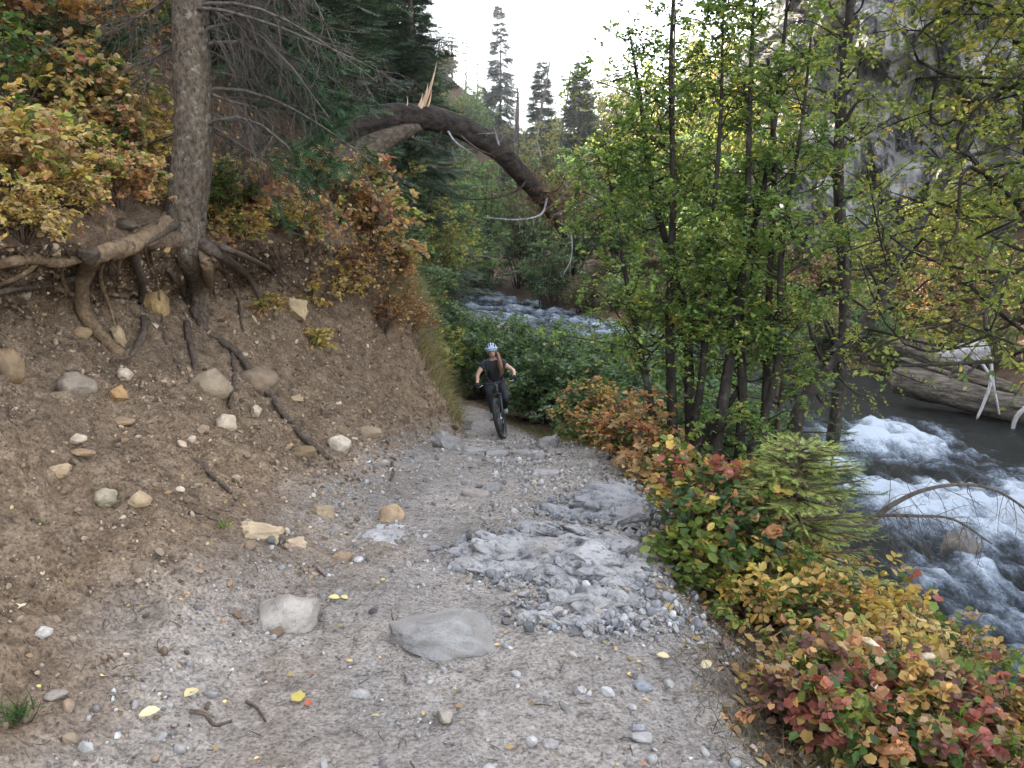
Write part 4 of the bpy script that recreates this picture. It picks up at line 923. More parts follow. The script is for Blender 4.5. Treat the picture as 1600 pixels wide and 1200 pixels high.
# ------------------------------------------------------------------ arched dead tree over the trail
def arched_tree():
    pix = [(455, 262, 11.6), (510, 236, 11.8), (555, 200, 12.0), (610, 184, 12.2), (665, 184, 12.5), (720, 200, 12.8), (780, 236, 13.1), (825, 285, 13.4), (855, 322, 13.7), (884, 366, 14.0)]
    W = np.array([at(*p) for p in pix]); base = W[0]; t = thing("arched_dead_tree", tuple(base), "dark dead trunk arched over the trail with splintered spikes on top", "dead tree")
    m = MB(); limb(m, W - base, [.15, .18, .195, .19, .175, .165, .150, .132, .110, .085], 120, 32, .14, 7, 5, .4); m.obj("trunk", M_DARKBARK, t)
    P2 = np.array([at(*p) for p in [(440, 290, 11.3), (500, 268, 11.5), (560, 240, 11.8), (615, 212, 12.1), (655, 196, 12.4)]]); m = MB(); limb(m, P2 - base, [.20, .22, .19, .13, .07], 60, 24, .12, 7, 15, .4); m.obj("broken_trunk", M_OLDWOOD, t)
    for k, (a, b, r) in enumerate([((655, 180, 12.35), (682, 97, 12.4), .040), ((650, 182, 12.3), (668, 132, 12.3), .045), ((662, 178, 12.4), (674, 138, 12.4), .028), ((632, 172, 12.2), (635, 150, 12.2), .018), ((645, 180, 12.3), (660, 145, 12.3), .03)]):
        a_, b_ = np.array(at(*a)), np.array(at(*b)); s = np.linspace(0, 1, 7)[:, None]; m = MB()
        limb(m, a_ + (b_ - a_) * s + np.array([.03, 0, 0]) * np.sin(s * 3) - base, r * np.linspace(1, .08, 7), 22, 5, .25, 20, k); m.obj("splinter", M_SPLINTER, t)
    g = np.random.default_rng(4)
    BR = [([(826, 275, 13.3), (815, 292, 13.1), (790, 305, 12.9), (745, 312, 12.7), (690, 305, 12.5)], .022, M_DARKBARK), ([(855, 310, 13.5), (845, 335, 13.2), (810, 343, 13), (760, 340, 12.8)], .020, M_SILVER),
          ([(782, 238, 13), (776, 215, 12.9), (772, 200, 12.8)], .025, M_SILVER), ([(850, 330, 13.6), (885, 300, 13.3), (905, 260, 13.1), (918, 230, 13)], .016, M_SILVER), ([(700, 205, 12.6), (712, 222, 12.4), (735, 238, 12.3)], .018, M_SILVER),
          ([(720, 212, 12.7), (745, 232, 12.5), (775, 245, 12.4)], .018, M_OLDWOOD), ([(690, 205, 12.5), (680, 225, 12.4), (670, 238, 12.3)], .015, M_DARKBARK), ([(860, 338, 13.7), (900, 322, 13.4), (940, 300, 13.2), (968, 268, 13), (985, 235, 12.8)], .022, M_SILVER),
          ([(838, 300, 13.4), (870, 298, 13.2), (885, 270, 13.1)], .014, M_DARKBARK), ([(868, 345, 13.8), (890, 360, 13.5), (893, 400, 13.3), (880, 430, 13.2)], .014, M_SILVER), ([(845, 245, 13.3), (838, 215, 13.2)], .016, M_SILVER)]
    for k, (pp, r, mt) in enumerate(BR):
        P = np.array([at(*q) for q in pp]); m = MB(); limb(m, P - base, r * np.linspace(1, .35, len(P)), 24, 6, .15, 20, k)
        T, _ = twigs_from(g, crspline(P - base, 8)[None], 5, .35, .3, 0); V, Fc = tubes(T, .005 * np.linspace(1, .4, 4)[None] * np.ones((len(T), 1)), 3, False); m.add(V, Fc); m.obj("branch", mt, t)
    m = MB(); b = np.array(at(862, 312, 13.6)) - base; n = 900                 # brown dead needles near the tip
    d = rsph(g, n); P = b + g.normal(size=(n, 3)) * np.array([.35, .25, .22]); leaves(m, P, d, rsph(g, n), g.uniform(.06, .16, n), pick(g, n, [((.16, .09, .05), 3), ((.10, .06, .04), 2)], .3), SPRIG); m.obj("dead_needles", M_DRYLEAF, t, False)
arched_tree()

# ------------------------------------------------------------------ trees on the right of the trail
def stem(px_pts, r0, r1): return (np.array([at(*p) for p in px_pts]), list(np.linspace(r0, r1, len(px_pts))))
def down(px, py, Y):
    p = at(px, py, Y); return (px, py, Y)
stem_tree(11, [stem([(1052, 760, 7.4), (1050, 640, 7.4), (1046, 500, 7.4), (1052, 300, 7.5), (1048, 100, 7.6), (1056, -80, 7.7)], .058, .009), stem([(1080, 765, 7.5), (1078, 640, 7.6), (1068, 480, 7.7), (1020, 300, 7.9), (1000, 150, 8.0), (985, 60, 8.1)], .062, .008),
               stem([(1040, 755, 7.5), (1015, 620, 7.5), (985, 470, 7.5), (960, 330, 7.6), (945, 220, 7.7)], .040, .007), stem([(1062, 760, 7.3), (1095, 600, 7.2), (1108, 420, 7.2), (1125, 200, 7.3), (1130, 20, 7.4)], .045, .008)],
          "multi-stemmed dark alder nearest the trail, left of the black stem clump", "alder_tree", "tree", M_ALDER, P_ALDER, 25, (.45, 1.2), 9, 12, .040, .32, subt=2)
stem_tree(12, [stem([(1110, 775, 7.0), (1125, 660, 7.0), (1140, 560, 7.1), (1165, 380, 7.2), (1172, 150, 7.3), (1180, -60, 7.4)], .066, .010), stem([(1150, 770, 7.1), (1160, 620, 7.2), (1158, 450, 7.3), (1200, 260, 7.5), (1225, 60, 7.6), (1235, -80, 7.7)], .050, .008),
               stem([(1128, 775, 6.9), (1180, 690, 6.9), (1215, 560, 7.0), (1222, 380, 7.1), (1252, 200, 7.2), (1270, 30, 7.3)], .046, .008), stem([(1118, 770, 7.1), (1090, 700, 7.1), (1160, 590, 7.3), (1120, 480, 7.5)], .04, .015),
               stem([(1185, 775, 7.2), (1196, 620, 7.3), (1203, 430, 7.3), (1210, 250, 7.4), (1200, 90, 7.5)], .045, .016)],
          "clump of black alder stems leaning together at the trail bend, under a green crown", "alder_tree", "tree", M_ALDER, P_ALDER, 19, (.45, 1.3), 9, 12, .040, .34, subt=2)
stem_tree(13, [stem([(1228, 740, 8.2), (1250, 640, 8.4), (1300, 560, 8.6), (1366, 486, 8.8), (1420, 380, 9.0), (1480, 270, 9.2), (1545, 165, 9.4), (1640, 40, 9.6)], .085, .045)],
          "slanting tree leaning right over the river with sparse yellow green leaves", "leaning_tree", "tree", M_ALDER, P_COTTON, 52, (.7, 1.7), 10, 10, .043, .22, up=.2, bdir=(.1, -.2, .1))
stem_tree(14, [stem([(1700, 820, 6.0), (1690, 500, 6.0), (1660, 200, 6.0), (1640, -100, 6.0), (1600, -300, 6)], .09, .03)],
          "tree outside the right edge whose leafy boughs hang across the cliff", "overhanging_tree", "tree", M_ALDER, P_COTTON, 72, (.7, 2.2), 13, 11, .042, .18, up=.25, bdir=(-1.0, .0, .0), subt=2, wob=.3, tw=.42)
stem_tree(15, [stem([(1300, 700, 12), (1320, 500, 12), (1310, 250, 12), (1330, 0, 12.2), (1335, -120, 12.2)], .10, .05)],
          "tall alder standing between the leaning tree and the cliff edge", "alder_tree", "tree", M_ALDER, P_COTTON, 60, (.8, 2.0), 10, 8, .062, .30, subt=1)

# young firs
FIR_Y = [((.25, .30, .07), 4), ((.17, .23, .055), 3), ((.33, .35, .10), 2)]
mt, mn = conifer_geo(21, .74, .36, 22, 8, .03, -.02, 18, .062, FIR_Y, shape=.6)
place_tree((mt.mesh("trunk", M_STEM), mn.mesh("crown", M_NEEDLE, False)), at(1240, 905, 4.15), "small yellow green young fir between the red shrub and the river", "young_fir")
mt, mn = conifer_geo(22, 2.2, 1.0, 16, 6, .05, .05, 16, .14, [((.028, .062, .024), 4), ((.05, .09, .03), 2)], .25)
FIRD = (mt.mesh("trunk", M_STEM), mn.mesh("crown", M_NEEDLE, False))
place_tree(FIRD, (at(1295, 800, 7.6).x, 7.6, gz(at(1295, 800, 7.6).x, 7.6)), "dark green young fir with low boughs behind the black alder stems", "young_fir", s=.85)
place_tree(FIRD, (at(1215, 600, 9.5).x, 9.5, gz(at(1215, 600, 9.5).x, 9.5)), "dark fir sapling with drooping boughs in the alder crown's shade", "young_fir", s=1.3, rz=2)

# ------------------------------------------------------------------ shrubs on the left hillside
def protos(n, seed, *a, **k): return [shrub_mesh(seed + j, *a, **k) for j in range(n)]
S_GOLD = protos(3, 300, .62, .50, 16, 10, 9, .052, OVATE, P_GOLD, droop=.12, sub=1)
S_ORANGE = protos(3, 310, .80, .55, 17, 10, 8, .050, MAPLE, P_ORANGE, droop=.1, sub=1)
S_RUST = protos(2, 320, .75, .65, 18, 10, 9, .05, OVATE, P_RUST)
S_GREEN = protos(2, 330, .65, .45, 12, 9, 8, .052, OVATE, [(GRN, 3), (YGRN, 3), (BGRN, 1)], droop=.1)
S_YG = protos(2, 340, .55, .45, 14, 9, 9, .045, OVATE, [(YGRN, 3), (YEL, 3), (GRN, 1)], droop=.1)
S_SPRIG = protos(2, 350, .40, .22, 5, 7, 8, .055, OVATE, P_GOLD, droop=.5)
HILL = [  # px, py(base), proto, scale, label
 (60, 100, S_RUST, 1.5, "rust brown bush high on the left slope, in the photo's top left corner"), (135, 130, S_RUST, 1.2, "tan bush on the slope between the rust bush and the spruce"),
 (20, 60, S_YG, 1.5, "pale yellow bush above the rust bush at the top left"), (95, 40, S_GOLD, 1.3, "gold bush at the top edge left of the spruce"), (215, 60, S_YG, 1.2, "yellow green bush at the top edge touching the spruce trunk"),
 (25, 185, S_GREEN, 1.2, "bright green shrub at the left edge of the slope"), (90, 205, S_GOLD, 1.15, "yellow shrub right of the bright green shrub at left edge"), (135, 225, S_ORANGE, 1.0, "peach orange shrub in the middle of the left slope"),
 (195, 205, S_YG, 1.0, "lime and yellow shrub left of the spruce trunk"), (60, 262, S_YG, .95, "yellow green shrub below the bright green one at the left edge"), (215, 262, S_GOLD, 1.0, "golden shrub spreading just left of the spruce's base"),
 (165, 268, S_ORANGE, .75, "small peach shrub below the lime and yellow one"), (15, 300, S_GOLD, 1.05, "orange gold shrub at the left edge just above the root mat"), (45, 385, S_GOLD, .62, "low golden tuft of leaves above the left end of the long root"),
 (190, 330, S_ORANGE, .62, "small apricot shrub directly above the pale root"), (245, 318, S_GOLD, .5, "little gold sprig between apricot shrub and spruce trunk"), (110, 330, S_GOLD, .6, "small yellow sprig above the root burl"),
 (342, 345, S_GREEN, .85, "fresh green maple sapling growing against the spruce's right side"), (395, 350, S_ORANGE, .95, "orange shrub to the right of the fresh green sapling"), (365, 395, S_GOLD, .8, "yellow shrub hanging below the orange one right of spruce"),
 (430, 365, S_YG, .8, "yellow green shrub by the dark roots right of the spruce"), (300, 425, S_SPRIG, .8, "small gold sprig in front of the spruce's tap root"), (430, 490, S_SPRIG, 1.0, "orange gold sprig left of the angular cream block"),
 (490, 470, S_SPRIG, 1.2, "yellow sprig hanging right of the angular cream block"), (492, 545, S_SPRIG, 1.1, "lowest yellow sprig dangling on the bare bank"),
 (480, 400, S_ORANGE, .95, "orange shrub on the bank lip left of the big peach shrub"), (540, 350, S_ORANGE, 1.25, "big peach and orange shrub under the arched trunk's foot"), (580, 395, S_ORANGE, 1.25, "orange shrub on the bank edge below the arched trunk"),
 (560, 450, S_RUST, 1.05, "dry russet shrub on the steep edge of the bank"), (615, 450, S_ORANGE, .95, "yellow and orange shrub on the outermost edge of the bank"), (600, 520, S_RUST, .9, "brown brush clinging to the steep bank above the rider"),
 (530, 470, S_GOLD, .9, "golden shrub in the hollow right of the yellow sprigs"), (645, 520, S_RUST, .7, "small russet brush on the bank's edge near the rider"), (500, 300, S_YG, .8, "pale yellow twiggy shrub left of the arched trunk's foot"), (520, 235, S_YG, .8, "pale yellow leaves above the foot of the arched trunk")]
for k, (px, py, pr, s, lb) in enumerate(HILL):
    P, nn = hit(px, py); place_shrub(pr[k % len(pr)], P - nn * .03, lb, "shrub", "hillside_shrub", "autumn shrubs on the left hillside", k * 1.7, s, (.0, .22 if pr is not S_SPRIG else .9) if False else None)

# ------------------------------------------------------------------ shrubs on the right, near
def spot(px, py, Y):
    p = at(px, py, Y); return Vector((p.x, Y, gz(p.x, Y) - .02))
def solo(seed, px, py, Y, label, *a, s=1.0, name="shrub", **k):
    return place_shrub(shrub_mesh(seed, *a, **k), spot(px, py, Y), label, "shrub", name, "autumn shrubs right of the trail", seed, s)
solo(401, 1105, 950, 4.25, "tall mixed shrub with red and green lobed leaves left of young fir", .62, .42, 17, 10, 8, .045, MAPLE, P_MIX, sub=1)
solo(402, 1190, 950, 4.6, "red and orange maple shrub directly in front of the alder clump", .52, .40, 15, 10, 8, .044, MAPLE, P_RED, sub=1)
solo(403, 1180, 1030, 3.75, "low yellow spirea bush beside the path with round pale leaves", .42, .42, 20, 10, 9, .044, OVATE, [(YEL, 3), (YGRN, 4), (GLD, 2), (GRN, 1)], sub=1)
solo(404, 1330, 990, 3.9, "golden yellow bush in front of the young fir's lower boughs", .52, .46, 20, 10, 9, .044, OVATE, P_GOLD, sub=1)
solo(405, 1450, 980, 4.1, "dull yellow bush on the bank left of the tall green sapling", .60, .45, 19, 10, 9, .042, OVATE, [(GLD, 3), (YGRN, 3), (TANL, 2), (GRN, 2)], sub=1)
solo(406, 1290, 1180, 2.75, "red leaved low shrub at the bottom edge beside the path", .36, .34, 18, 11, 9, .036, MAPLE, P_RED, sub=1)
solo(407, 1430, 1160, 2.8, "dark red and olive shrub in the middle of the bottom right corner", .40, .40, 20, 11, 9, .036, MAPLE, [(RED, 1), (MAR, 1.2), (GRN, 2), (YGRN, 2.6), (GLD, 2), (TANL, 1)], sub=1)
solo(408, 1570, 1140, 2.9, "orange and maroon shrub in the far bottom right corner", .46, .40, 20, 11, 9, .036, MAPLE, P_RED, sub=1)
solo(409, 1370, 1100, 3.1, "yellow shrub behind the red leaved ones under the bark strip", .34, .36, 16, 8, 8, .05, OVATE, P_GOLD, sub=1)
solo(410, 1565, 1030, 3.7, "peach and green shrub at the right edge above the maroon one", .58, .42, 17, 9, 8, .045, OVATE, P_ORANGE, sub=1)
solo(411, 1505, 1130, 3.0, "thin upright sapling with large green leaves rising over the red shrubs", .62, .10, 2, 9, 4, .075, OVATE, [(BGRN, 3), (GRN, 2)], wood_r=.005)
solo(412, 1560, 900, 5.2, "airy shrub with scattered red leaves against the white water", .80, .50, 9, 7, 4, .07, OVATE, [(RED, 2), (ORG_L, 2), (GRN, 1.5), (GLD, 1)])
solo(413, 1400, 900, 5.3, "thin green and yellow shrub at the shore behind the golden bush", .70, .40, 9, 7, 5, .065, MAPLE, [(YGRN, 3), (GRN, 2), (RED, 1)])
solo(414, 1075, 1000, 3.9, "small green leaved shrub at the path edge below the mixed shrub", .34, .22, 8, 7, 6, .06, OVATE, [(GRN, 2), (YGRN, 3), (YEL, 1)])
solo(415, 1255, 1090, 3.2, "small peach leaved shrub beside the weathered stump", .26, .24, 9, 7, 6, .055, OVATE, P_ORANGE)
solo(416, 1040, 800, 6.3, "yellow and red shrub at the foot of the left alder", .55, .40, 13, 8, 8, .06, MAPLE, P_ORANGE)
solo(417, 985, 790, 7.2, "rusty orange bush on the trail edge under the left alder", .75, .50, 18, 10, 9, .052, OVATE, [(ORG_L, 3), (GLD, 3), (GRN, 2), (TANL, 2), (RED, .6)], sub=1)
solo(418, 945, 740, 8.6, "olive and orange bush between the rusty bush and green dogwoods", .95, .55, 18, 10, 9, .055, OVATE, [(YGRN, 3), (ORG_L, 2), (GRN, 2), (GLD, 2)], sub=1)
solo(419, 1010, 700, 9.2, "tall orange tinted bush behind the rusty one", 1.15, .6, 18, 10, 9, .055, OVATE, P_ORANGE, sub=1)
S_DOG = protos(3, 430, 1.7, 1.05, 36, 13, 9, .078, OVATE, P_DOG, sub=2, wood_r=.009)
DOGS = [(1.95, 11.4, .75, "dark green dogwood at the trail's right side just ahead of the rider"), (1.85, 12.9, .8, "broad dogwood bush at the rider's shoulder side"), (1.75, 15.2, .95, "dogwood bush right behind the rider's right hand grip as seen"), (2.5, 13.2, 1.1, "dogwood bush between the trail bushes and the left alder"),
        (2.6, 10.6, .95, "green dogwood below the left alder's trunk"), (.75, 17.8, .85, "dogwood bush directly behind the rider's helmet"), (2.2, 16.8, 1.1, "dogwood bush at the water side behind the rider"), (3.6, 15.0, 1.0, "dogwood bush on the river shore behind the left alder"),
        (-.75, 20.2, .85, "dogwood bush filling the gap between the bank edge and the rider"), (-1.5, 22.6, 1.0, "taller dogwood behind the yellow green bush left of the rider"), (-.2, 22.8, 1.0, "dogwood bush well behind the rider's right shoulder"), (.15, 20.6, .9, "dogwood bush where the trail disappears to the left"), (1.2, 20.5, 1.0, "farthest green dogwood before the river bend"), (3.0, 20.5, .95, "dogwood bush at the riffle's near shore"), (3.5, 11.9, .8, "low dogwood on the slope down to the river")]
for k, (x, y, s, lb) in enumerate(DOGS): place_shrub(S_DOG[k % 3], (x, y, gz(x, y) - .05), lb, "bush", "dogwood_bush", "green bushes beyond the trail", k * 2.1, s * 1.22)
S_YB = shrub_mesh(440, 1.5, .8, 22, 10, 9, .075, OVATE, P_YG, sub=1)
place_shrub(S_YB, (-1.75, 19.8, gz(-1.75, 19.8)), "bright yellow green bush at the left of the trail behind the bank", "bush", "dogwood_bush", None, 0, 1.15)
place_shrub(S_YB, (-2.6, 23.5, gz(-2.6, 23.5)), "pale yellow bush peeking over the bank edge beside the far water", "bush", "dogwood_bush", None, 2, 1.3)

# ------------------------------------------------------------------ middle distance and background
def small_tree(seed, H, Rr, pal, ls=.17, nst=34, ntw=13, nlf=8): return shrub_mesh(seed, H, Rr, nst, ntw, nlf, ls, DIAMOND, pal, sub=1, wood_r=.03, tw=.28, spread=.25)
P_SUN = [((.20, .22, .05), 4), ((.26, .26, .07), 3), ((.13, .17, .04), 3), ((.38, .30, .08), .8)]
P_OLIVE = [((.12, .12, .05), 4), ((.17, .15, .06), 3), ((.08, .09, .035), 3)]
P_RUSTD = [((.15, .085, .045), 4), ((.20, .14, .08), 3), ((.10, .06, .035), 3), ((.12, .12, .05), 2)]
W_T = [small_tree(500, 6.0, 2.6, P_WILLOW), small_tree(501, 5.0, 2.4, P_DOG), small_tree(502, 6.5, 2.5, P_SUN), small_tree(503, 4.0, 2.4, P_OLIVE), small_tree(504, 3.0, 2.2, P_RUSTD), small_tree(505, 7.5, 2.6, P_COTTON, nst=40)]
def bg(k, x, y, s, label, group=None, rz=None, name="willow_bush", cat="bush", dz=0.0, zz=None):
    z = (gz(x, y) if y < 96 else max(gz(x, y), far_z(x, y))) if zz is None else zz
    return place_shrub(W_T[k], (x, y, z - .15 + dz), label, cat, name, group, (x * 3.1 + y) if rz is None else rz, s)
GW = "willows along the river bend"
for k, x, y, s, lb in [(0, -5.5, 33, 1.0, "green willow leaning over the far trail under the arched trunk's left half"), (0, -6.5, 40, 1.2, "tall willow behind the bank under the peak of the arch"), (1, -4.2, 28, .8, "dark green bush low behind the bank edge left of the far water"),
                        (0, -2.0, 62, 1.25, "willow on the far shore right of the upper water"), (1, 0.8, 57, 1.2, "blue green willow in the center under the arched trunk"), (0, 3.6, 54, 1.15, "willow on the far shore below the arch's right leg"), (1, 6.6, 51, 1.05, "willow where the arched trunk's tip disappears"),
                        (0, 9.5, 47, 1.1, "willow on the far shore behind the left alder's crown"), (0, -4.5, 74, 1.1, "tall willow behind the upper water seen through the arch"), (1, .5, 75, .85, "large willow rising just above the arched trunk's right leg"), (2, 5.0, 70, .85, "yellow lit willow in the valley right of the arch"),
                        (1, 2.2, 49.5, .75, "low dense bush at the far waterline in the center"), (1, -2.2, 56.5, .7, "low dark bush at the waterline left of center"), (0, 10.5, 42, .9, "willow on the far shore behind the black alder stems"), (1, 9.2, 38.5, .6, "low shore bush behind the riffle")]:
    bg(k, x, y, s * 1.25, lb, GW)
for k in range(14):
    y = 23.5 + k * 1.75; x = ip(y, XF) + .7 + .5 * math.sin(k * 2.3)
    if 21 < y < 24.2: x += 2.2
    bg([1, 3, 0, 1][k % 4], x, y, [.42, .55, .36, .5][k % 4], "green shore bush growing along the far waterline of the river", "bushes along the far waterline", name="shore_bush")
GR = "trees and brush on the far bank"
for k, x, y, s, lb in [(4, 14.6, 26.5, .55, "low rust brush at the waterline behind the thickest log"), (3, 13.0, 31, .55, "low olive brush at the far waterline behind the slim pale pole"), (3, 16.5, 24.0, .55, "olive brush between the driftwood and the far bank trees"), (4, 11.6, 36, .55, "russet brush at the riffle's far edge"), (3, 14.5, 33, .8, "olive brush on the far bank left of the cliff foot"), (4, 15.5, 30, .8, "reddish brown dry brush on the far bank above driftwood"), (2, 17.5, 33.5, .75, "sunlit lime bush at the foot of the cliff"), (3, 17.5, 27.5, .75, "olive bush on the far bank right of the dry brush"),
                        (4, 13.2, 35.5, .7, "russet brush beside the far pale logs"), (1, 19, 25.5, .8, "green bush above the driftwood pile"), (5, 20.5, 29, .8, "young cottonwood below the cliff at right"), (1, 22.5, 24.5, .8, "green bush at the right edge behind the driftwood"),
                        (2, 13.5, 46, 1.5, "tall sunlit cottonwood left of the cliff"), (5, 11, 55, 1.6, "sunlit cottonwood further up the valley behind the alder clump"), (2, 8.5, 64, 1.5, "glowing yellow tree in the valley left of the alder clump"), (5, 16, 60, 1.7, "tall sunlit tree behind the cliff's left corner"),
                        (2, 19, 70, 2.0, "high sunlit tree filling the gap beside the cliff top"), (3, 12, 39, .9, "olive bush at the far shore between alder stems"), (1, 15.8, 36.5, .7, "green bush touching the left foot of the cliff"), (5, 25, 27, .8, "leafy tree before the cliff at the photo's right edge")]:
    bg(k, x, y, s, lb, GR, name="far_bank_tree")
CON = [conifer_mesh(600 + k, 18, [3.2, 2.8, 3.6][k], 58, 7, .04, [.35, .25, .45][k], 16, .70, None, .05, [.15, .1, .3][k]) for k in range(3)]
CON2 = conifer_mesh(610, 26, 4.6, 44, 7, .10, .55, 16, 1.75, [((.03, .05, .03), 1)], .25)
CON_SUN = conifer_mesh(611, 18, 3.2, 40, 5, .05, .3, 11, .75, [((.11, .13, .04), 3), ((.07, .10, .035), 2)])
GC = "dark conifers on the shaded left slope"
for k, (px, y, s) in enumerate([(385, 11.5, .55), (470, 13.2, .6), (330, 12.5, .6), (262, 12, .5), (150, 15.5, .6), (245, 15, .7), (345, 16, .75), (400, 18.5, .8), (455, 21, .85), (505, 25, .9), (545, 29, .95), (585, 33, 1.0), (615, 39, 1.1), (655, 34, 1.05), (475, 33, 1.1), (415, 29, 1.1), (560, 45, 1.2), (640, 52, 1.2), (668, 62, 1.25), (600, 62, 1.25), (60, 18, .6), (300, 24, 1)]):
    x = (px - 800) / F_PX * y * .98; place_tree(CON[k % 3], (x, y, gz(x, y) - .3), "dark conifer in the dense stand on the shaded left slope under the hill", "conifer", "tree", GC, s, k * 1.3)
BV.append(BVHTree.FromPolygons([tuple(v.co) for v in bpy.data.objects['far_hill'].data.vertices], [tuple(p.vertices) for p in bpy.data.objects['far_hill'].data.polygons]))
g_ = np.random.default_rng(12)
for k in range(46):
    px, py = g_.uniform(540, 870), g_.uniform(85, 270); P, nn = hit(px, py)
    if P.y < 40 or P.y > 240 or abs(P.y - 60) < 1e-3 or (py < 175 and px > 735) or py < 110: continue
    bg([0, 3, 1, 2, 3, 4][k % 6], P.x, P.y, (.55 + .0052 * P.y) * g_.uniform(.8, 1.2), "hazy bush on the distant slope beyond the river bend", "brush on the distant hillside", name="distant_bush", zz=P.z)
for k, (px, py, Y, s_, kind) in enumerate([(545, 300, 22, .75, 0), (600, 270, 26, .9, 1), (640, 290, 31, 1.0, 2), (590, 190, 36, 1.0, 3), (500, 250, 19, .6, 3), (690, 300, 44, 1.2, 0), (560, 240, 30, .9, 0), (660, 215, 48, 1.2, 2), (440, 290, 14.5, .5, 1), (700, 250, 60, 1.3, 3)]):
    p = at(px, py, Y); bg(kind, p.x, Y, s_, "leafy bush on the shaded left slope behind the arched trunk", "brush on the shaded left slope", name="slope_bush")
def far_tree(m, px, ytop, Y, label, H, name="conifer", rz=0, cat="tree", group=None):
    p = at(px, ytop, Y); z = max(far_z(p.x, Y), gz(p.x, Y)) - .5; s = max((p.z - z) / H, .2); return place_tree(m, (p.x, Y, z), label, name, cat, group, s, rz)
CON3 = conifer_mesh(612, 18, 3.0, 44, 6, .22, .25, 15, 1.5, [((.04, .065, .035), 1)], .2)
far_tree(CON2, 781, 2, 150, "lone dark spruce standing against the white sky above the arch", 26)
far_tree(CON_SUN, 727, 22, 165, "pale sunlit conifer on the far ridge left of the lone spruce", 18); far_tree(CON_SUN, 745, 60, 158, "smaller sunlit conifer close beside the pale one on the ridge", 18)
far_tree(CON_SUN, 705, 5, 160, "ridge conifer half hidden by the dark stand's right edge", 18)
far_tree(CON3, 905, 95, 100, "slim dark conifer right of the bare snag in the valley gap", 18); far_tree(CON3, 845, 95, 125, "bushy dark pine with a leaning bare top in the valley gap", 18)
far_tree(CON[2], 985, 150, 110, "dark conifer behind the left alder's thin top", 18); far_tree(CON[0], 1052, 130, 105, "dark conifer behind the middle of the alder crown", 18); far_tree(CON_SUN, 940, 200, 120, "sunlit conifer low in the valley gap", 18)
def snag(pts, r0, label, seed):
    P = np.array([at(*p) for p in pts]); x_, y_ = P[0][0], P[0][1]; zg = gz(x_, y_) if y_ < 96 else max(far_z(x_, y_), gz(x_, y_)); P = np.concatenate([[[x_ - .2, y_, min(zg, P[0][2]) - .5]], P]); t = thing("snag", tuple(P[0]), label, "dead tree"); m = MB(); limb(m, P - P[0], list(np.linspace(r0, r0 * .25, len(P))), 40, 8, .1, 2, seed); m.obj("trunk", M_TWIG, t)
    g = np.random.default_rng(seed); T, _ = twigs_from(g, crspline(P - P[0], 12)[None], 26, 1.6, .35, -.1, 5); V, Fc = tubes(T, r0 * .16 * np.linspace(1, .3, 5)[None] * np.ones((len(T), 1)), 4, False); m = MB(); m.add(V, Fc); m.obj("branches", M_TWIG, t)
snag([(838, 230, 118), (850, 150, 118), (866, 60, 118)], .24, "bare leaning snag against the bright sky", 1)
snag([(872, 250, 108), (888, 140, 108), (897, 50, 108)], .16, "thin bare snag right of the leaning one", 2)
snag([(1050, 330, 40), (1053, 100, 40), (1056, -40, 40)], .10, "slender bare trunk rising above the left alder's top", 3)
snag([(808, 190, 130), (809, 160, 130), (809, 138, 130)], .45, "short broken snag on the far slope beside the lone spruce", 4)
GH = "brush on the distant hillside"
for k, (px, py, Y) in enumerate([(705, 120, 120), (730, 150, 118), (690, 170, 110), (760, 180, 125), (720, 210, 112), (750, 225, 112), (790, 205, 125), (820, 220, 128), (700, 240, 104), (860, 215, 135), (880, 240, 130), (735, 95, 135), (765, 120, 140), (800, 165, 140), (930, 250, 125), (835, 250, 115), (1010, 240, 125), (1090, 220, 120), (780, 250, 108), (905, 260, 112), (960, 275, 105), (1150, 220, 110)]):
    p = at(px, py, Y); bg([3, 0, 4, 3, 2][k % 5] if px < 830 else [2, 5, 2, 2][k % 4], p.x, Y, (1.1 if px < 830 else 1.7) + .3 * (k % 3), "hazy bush on the distant slope beyond the river bend" , GH, name="distant_bush")

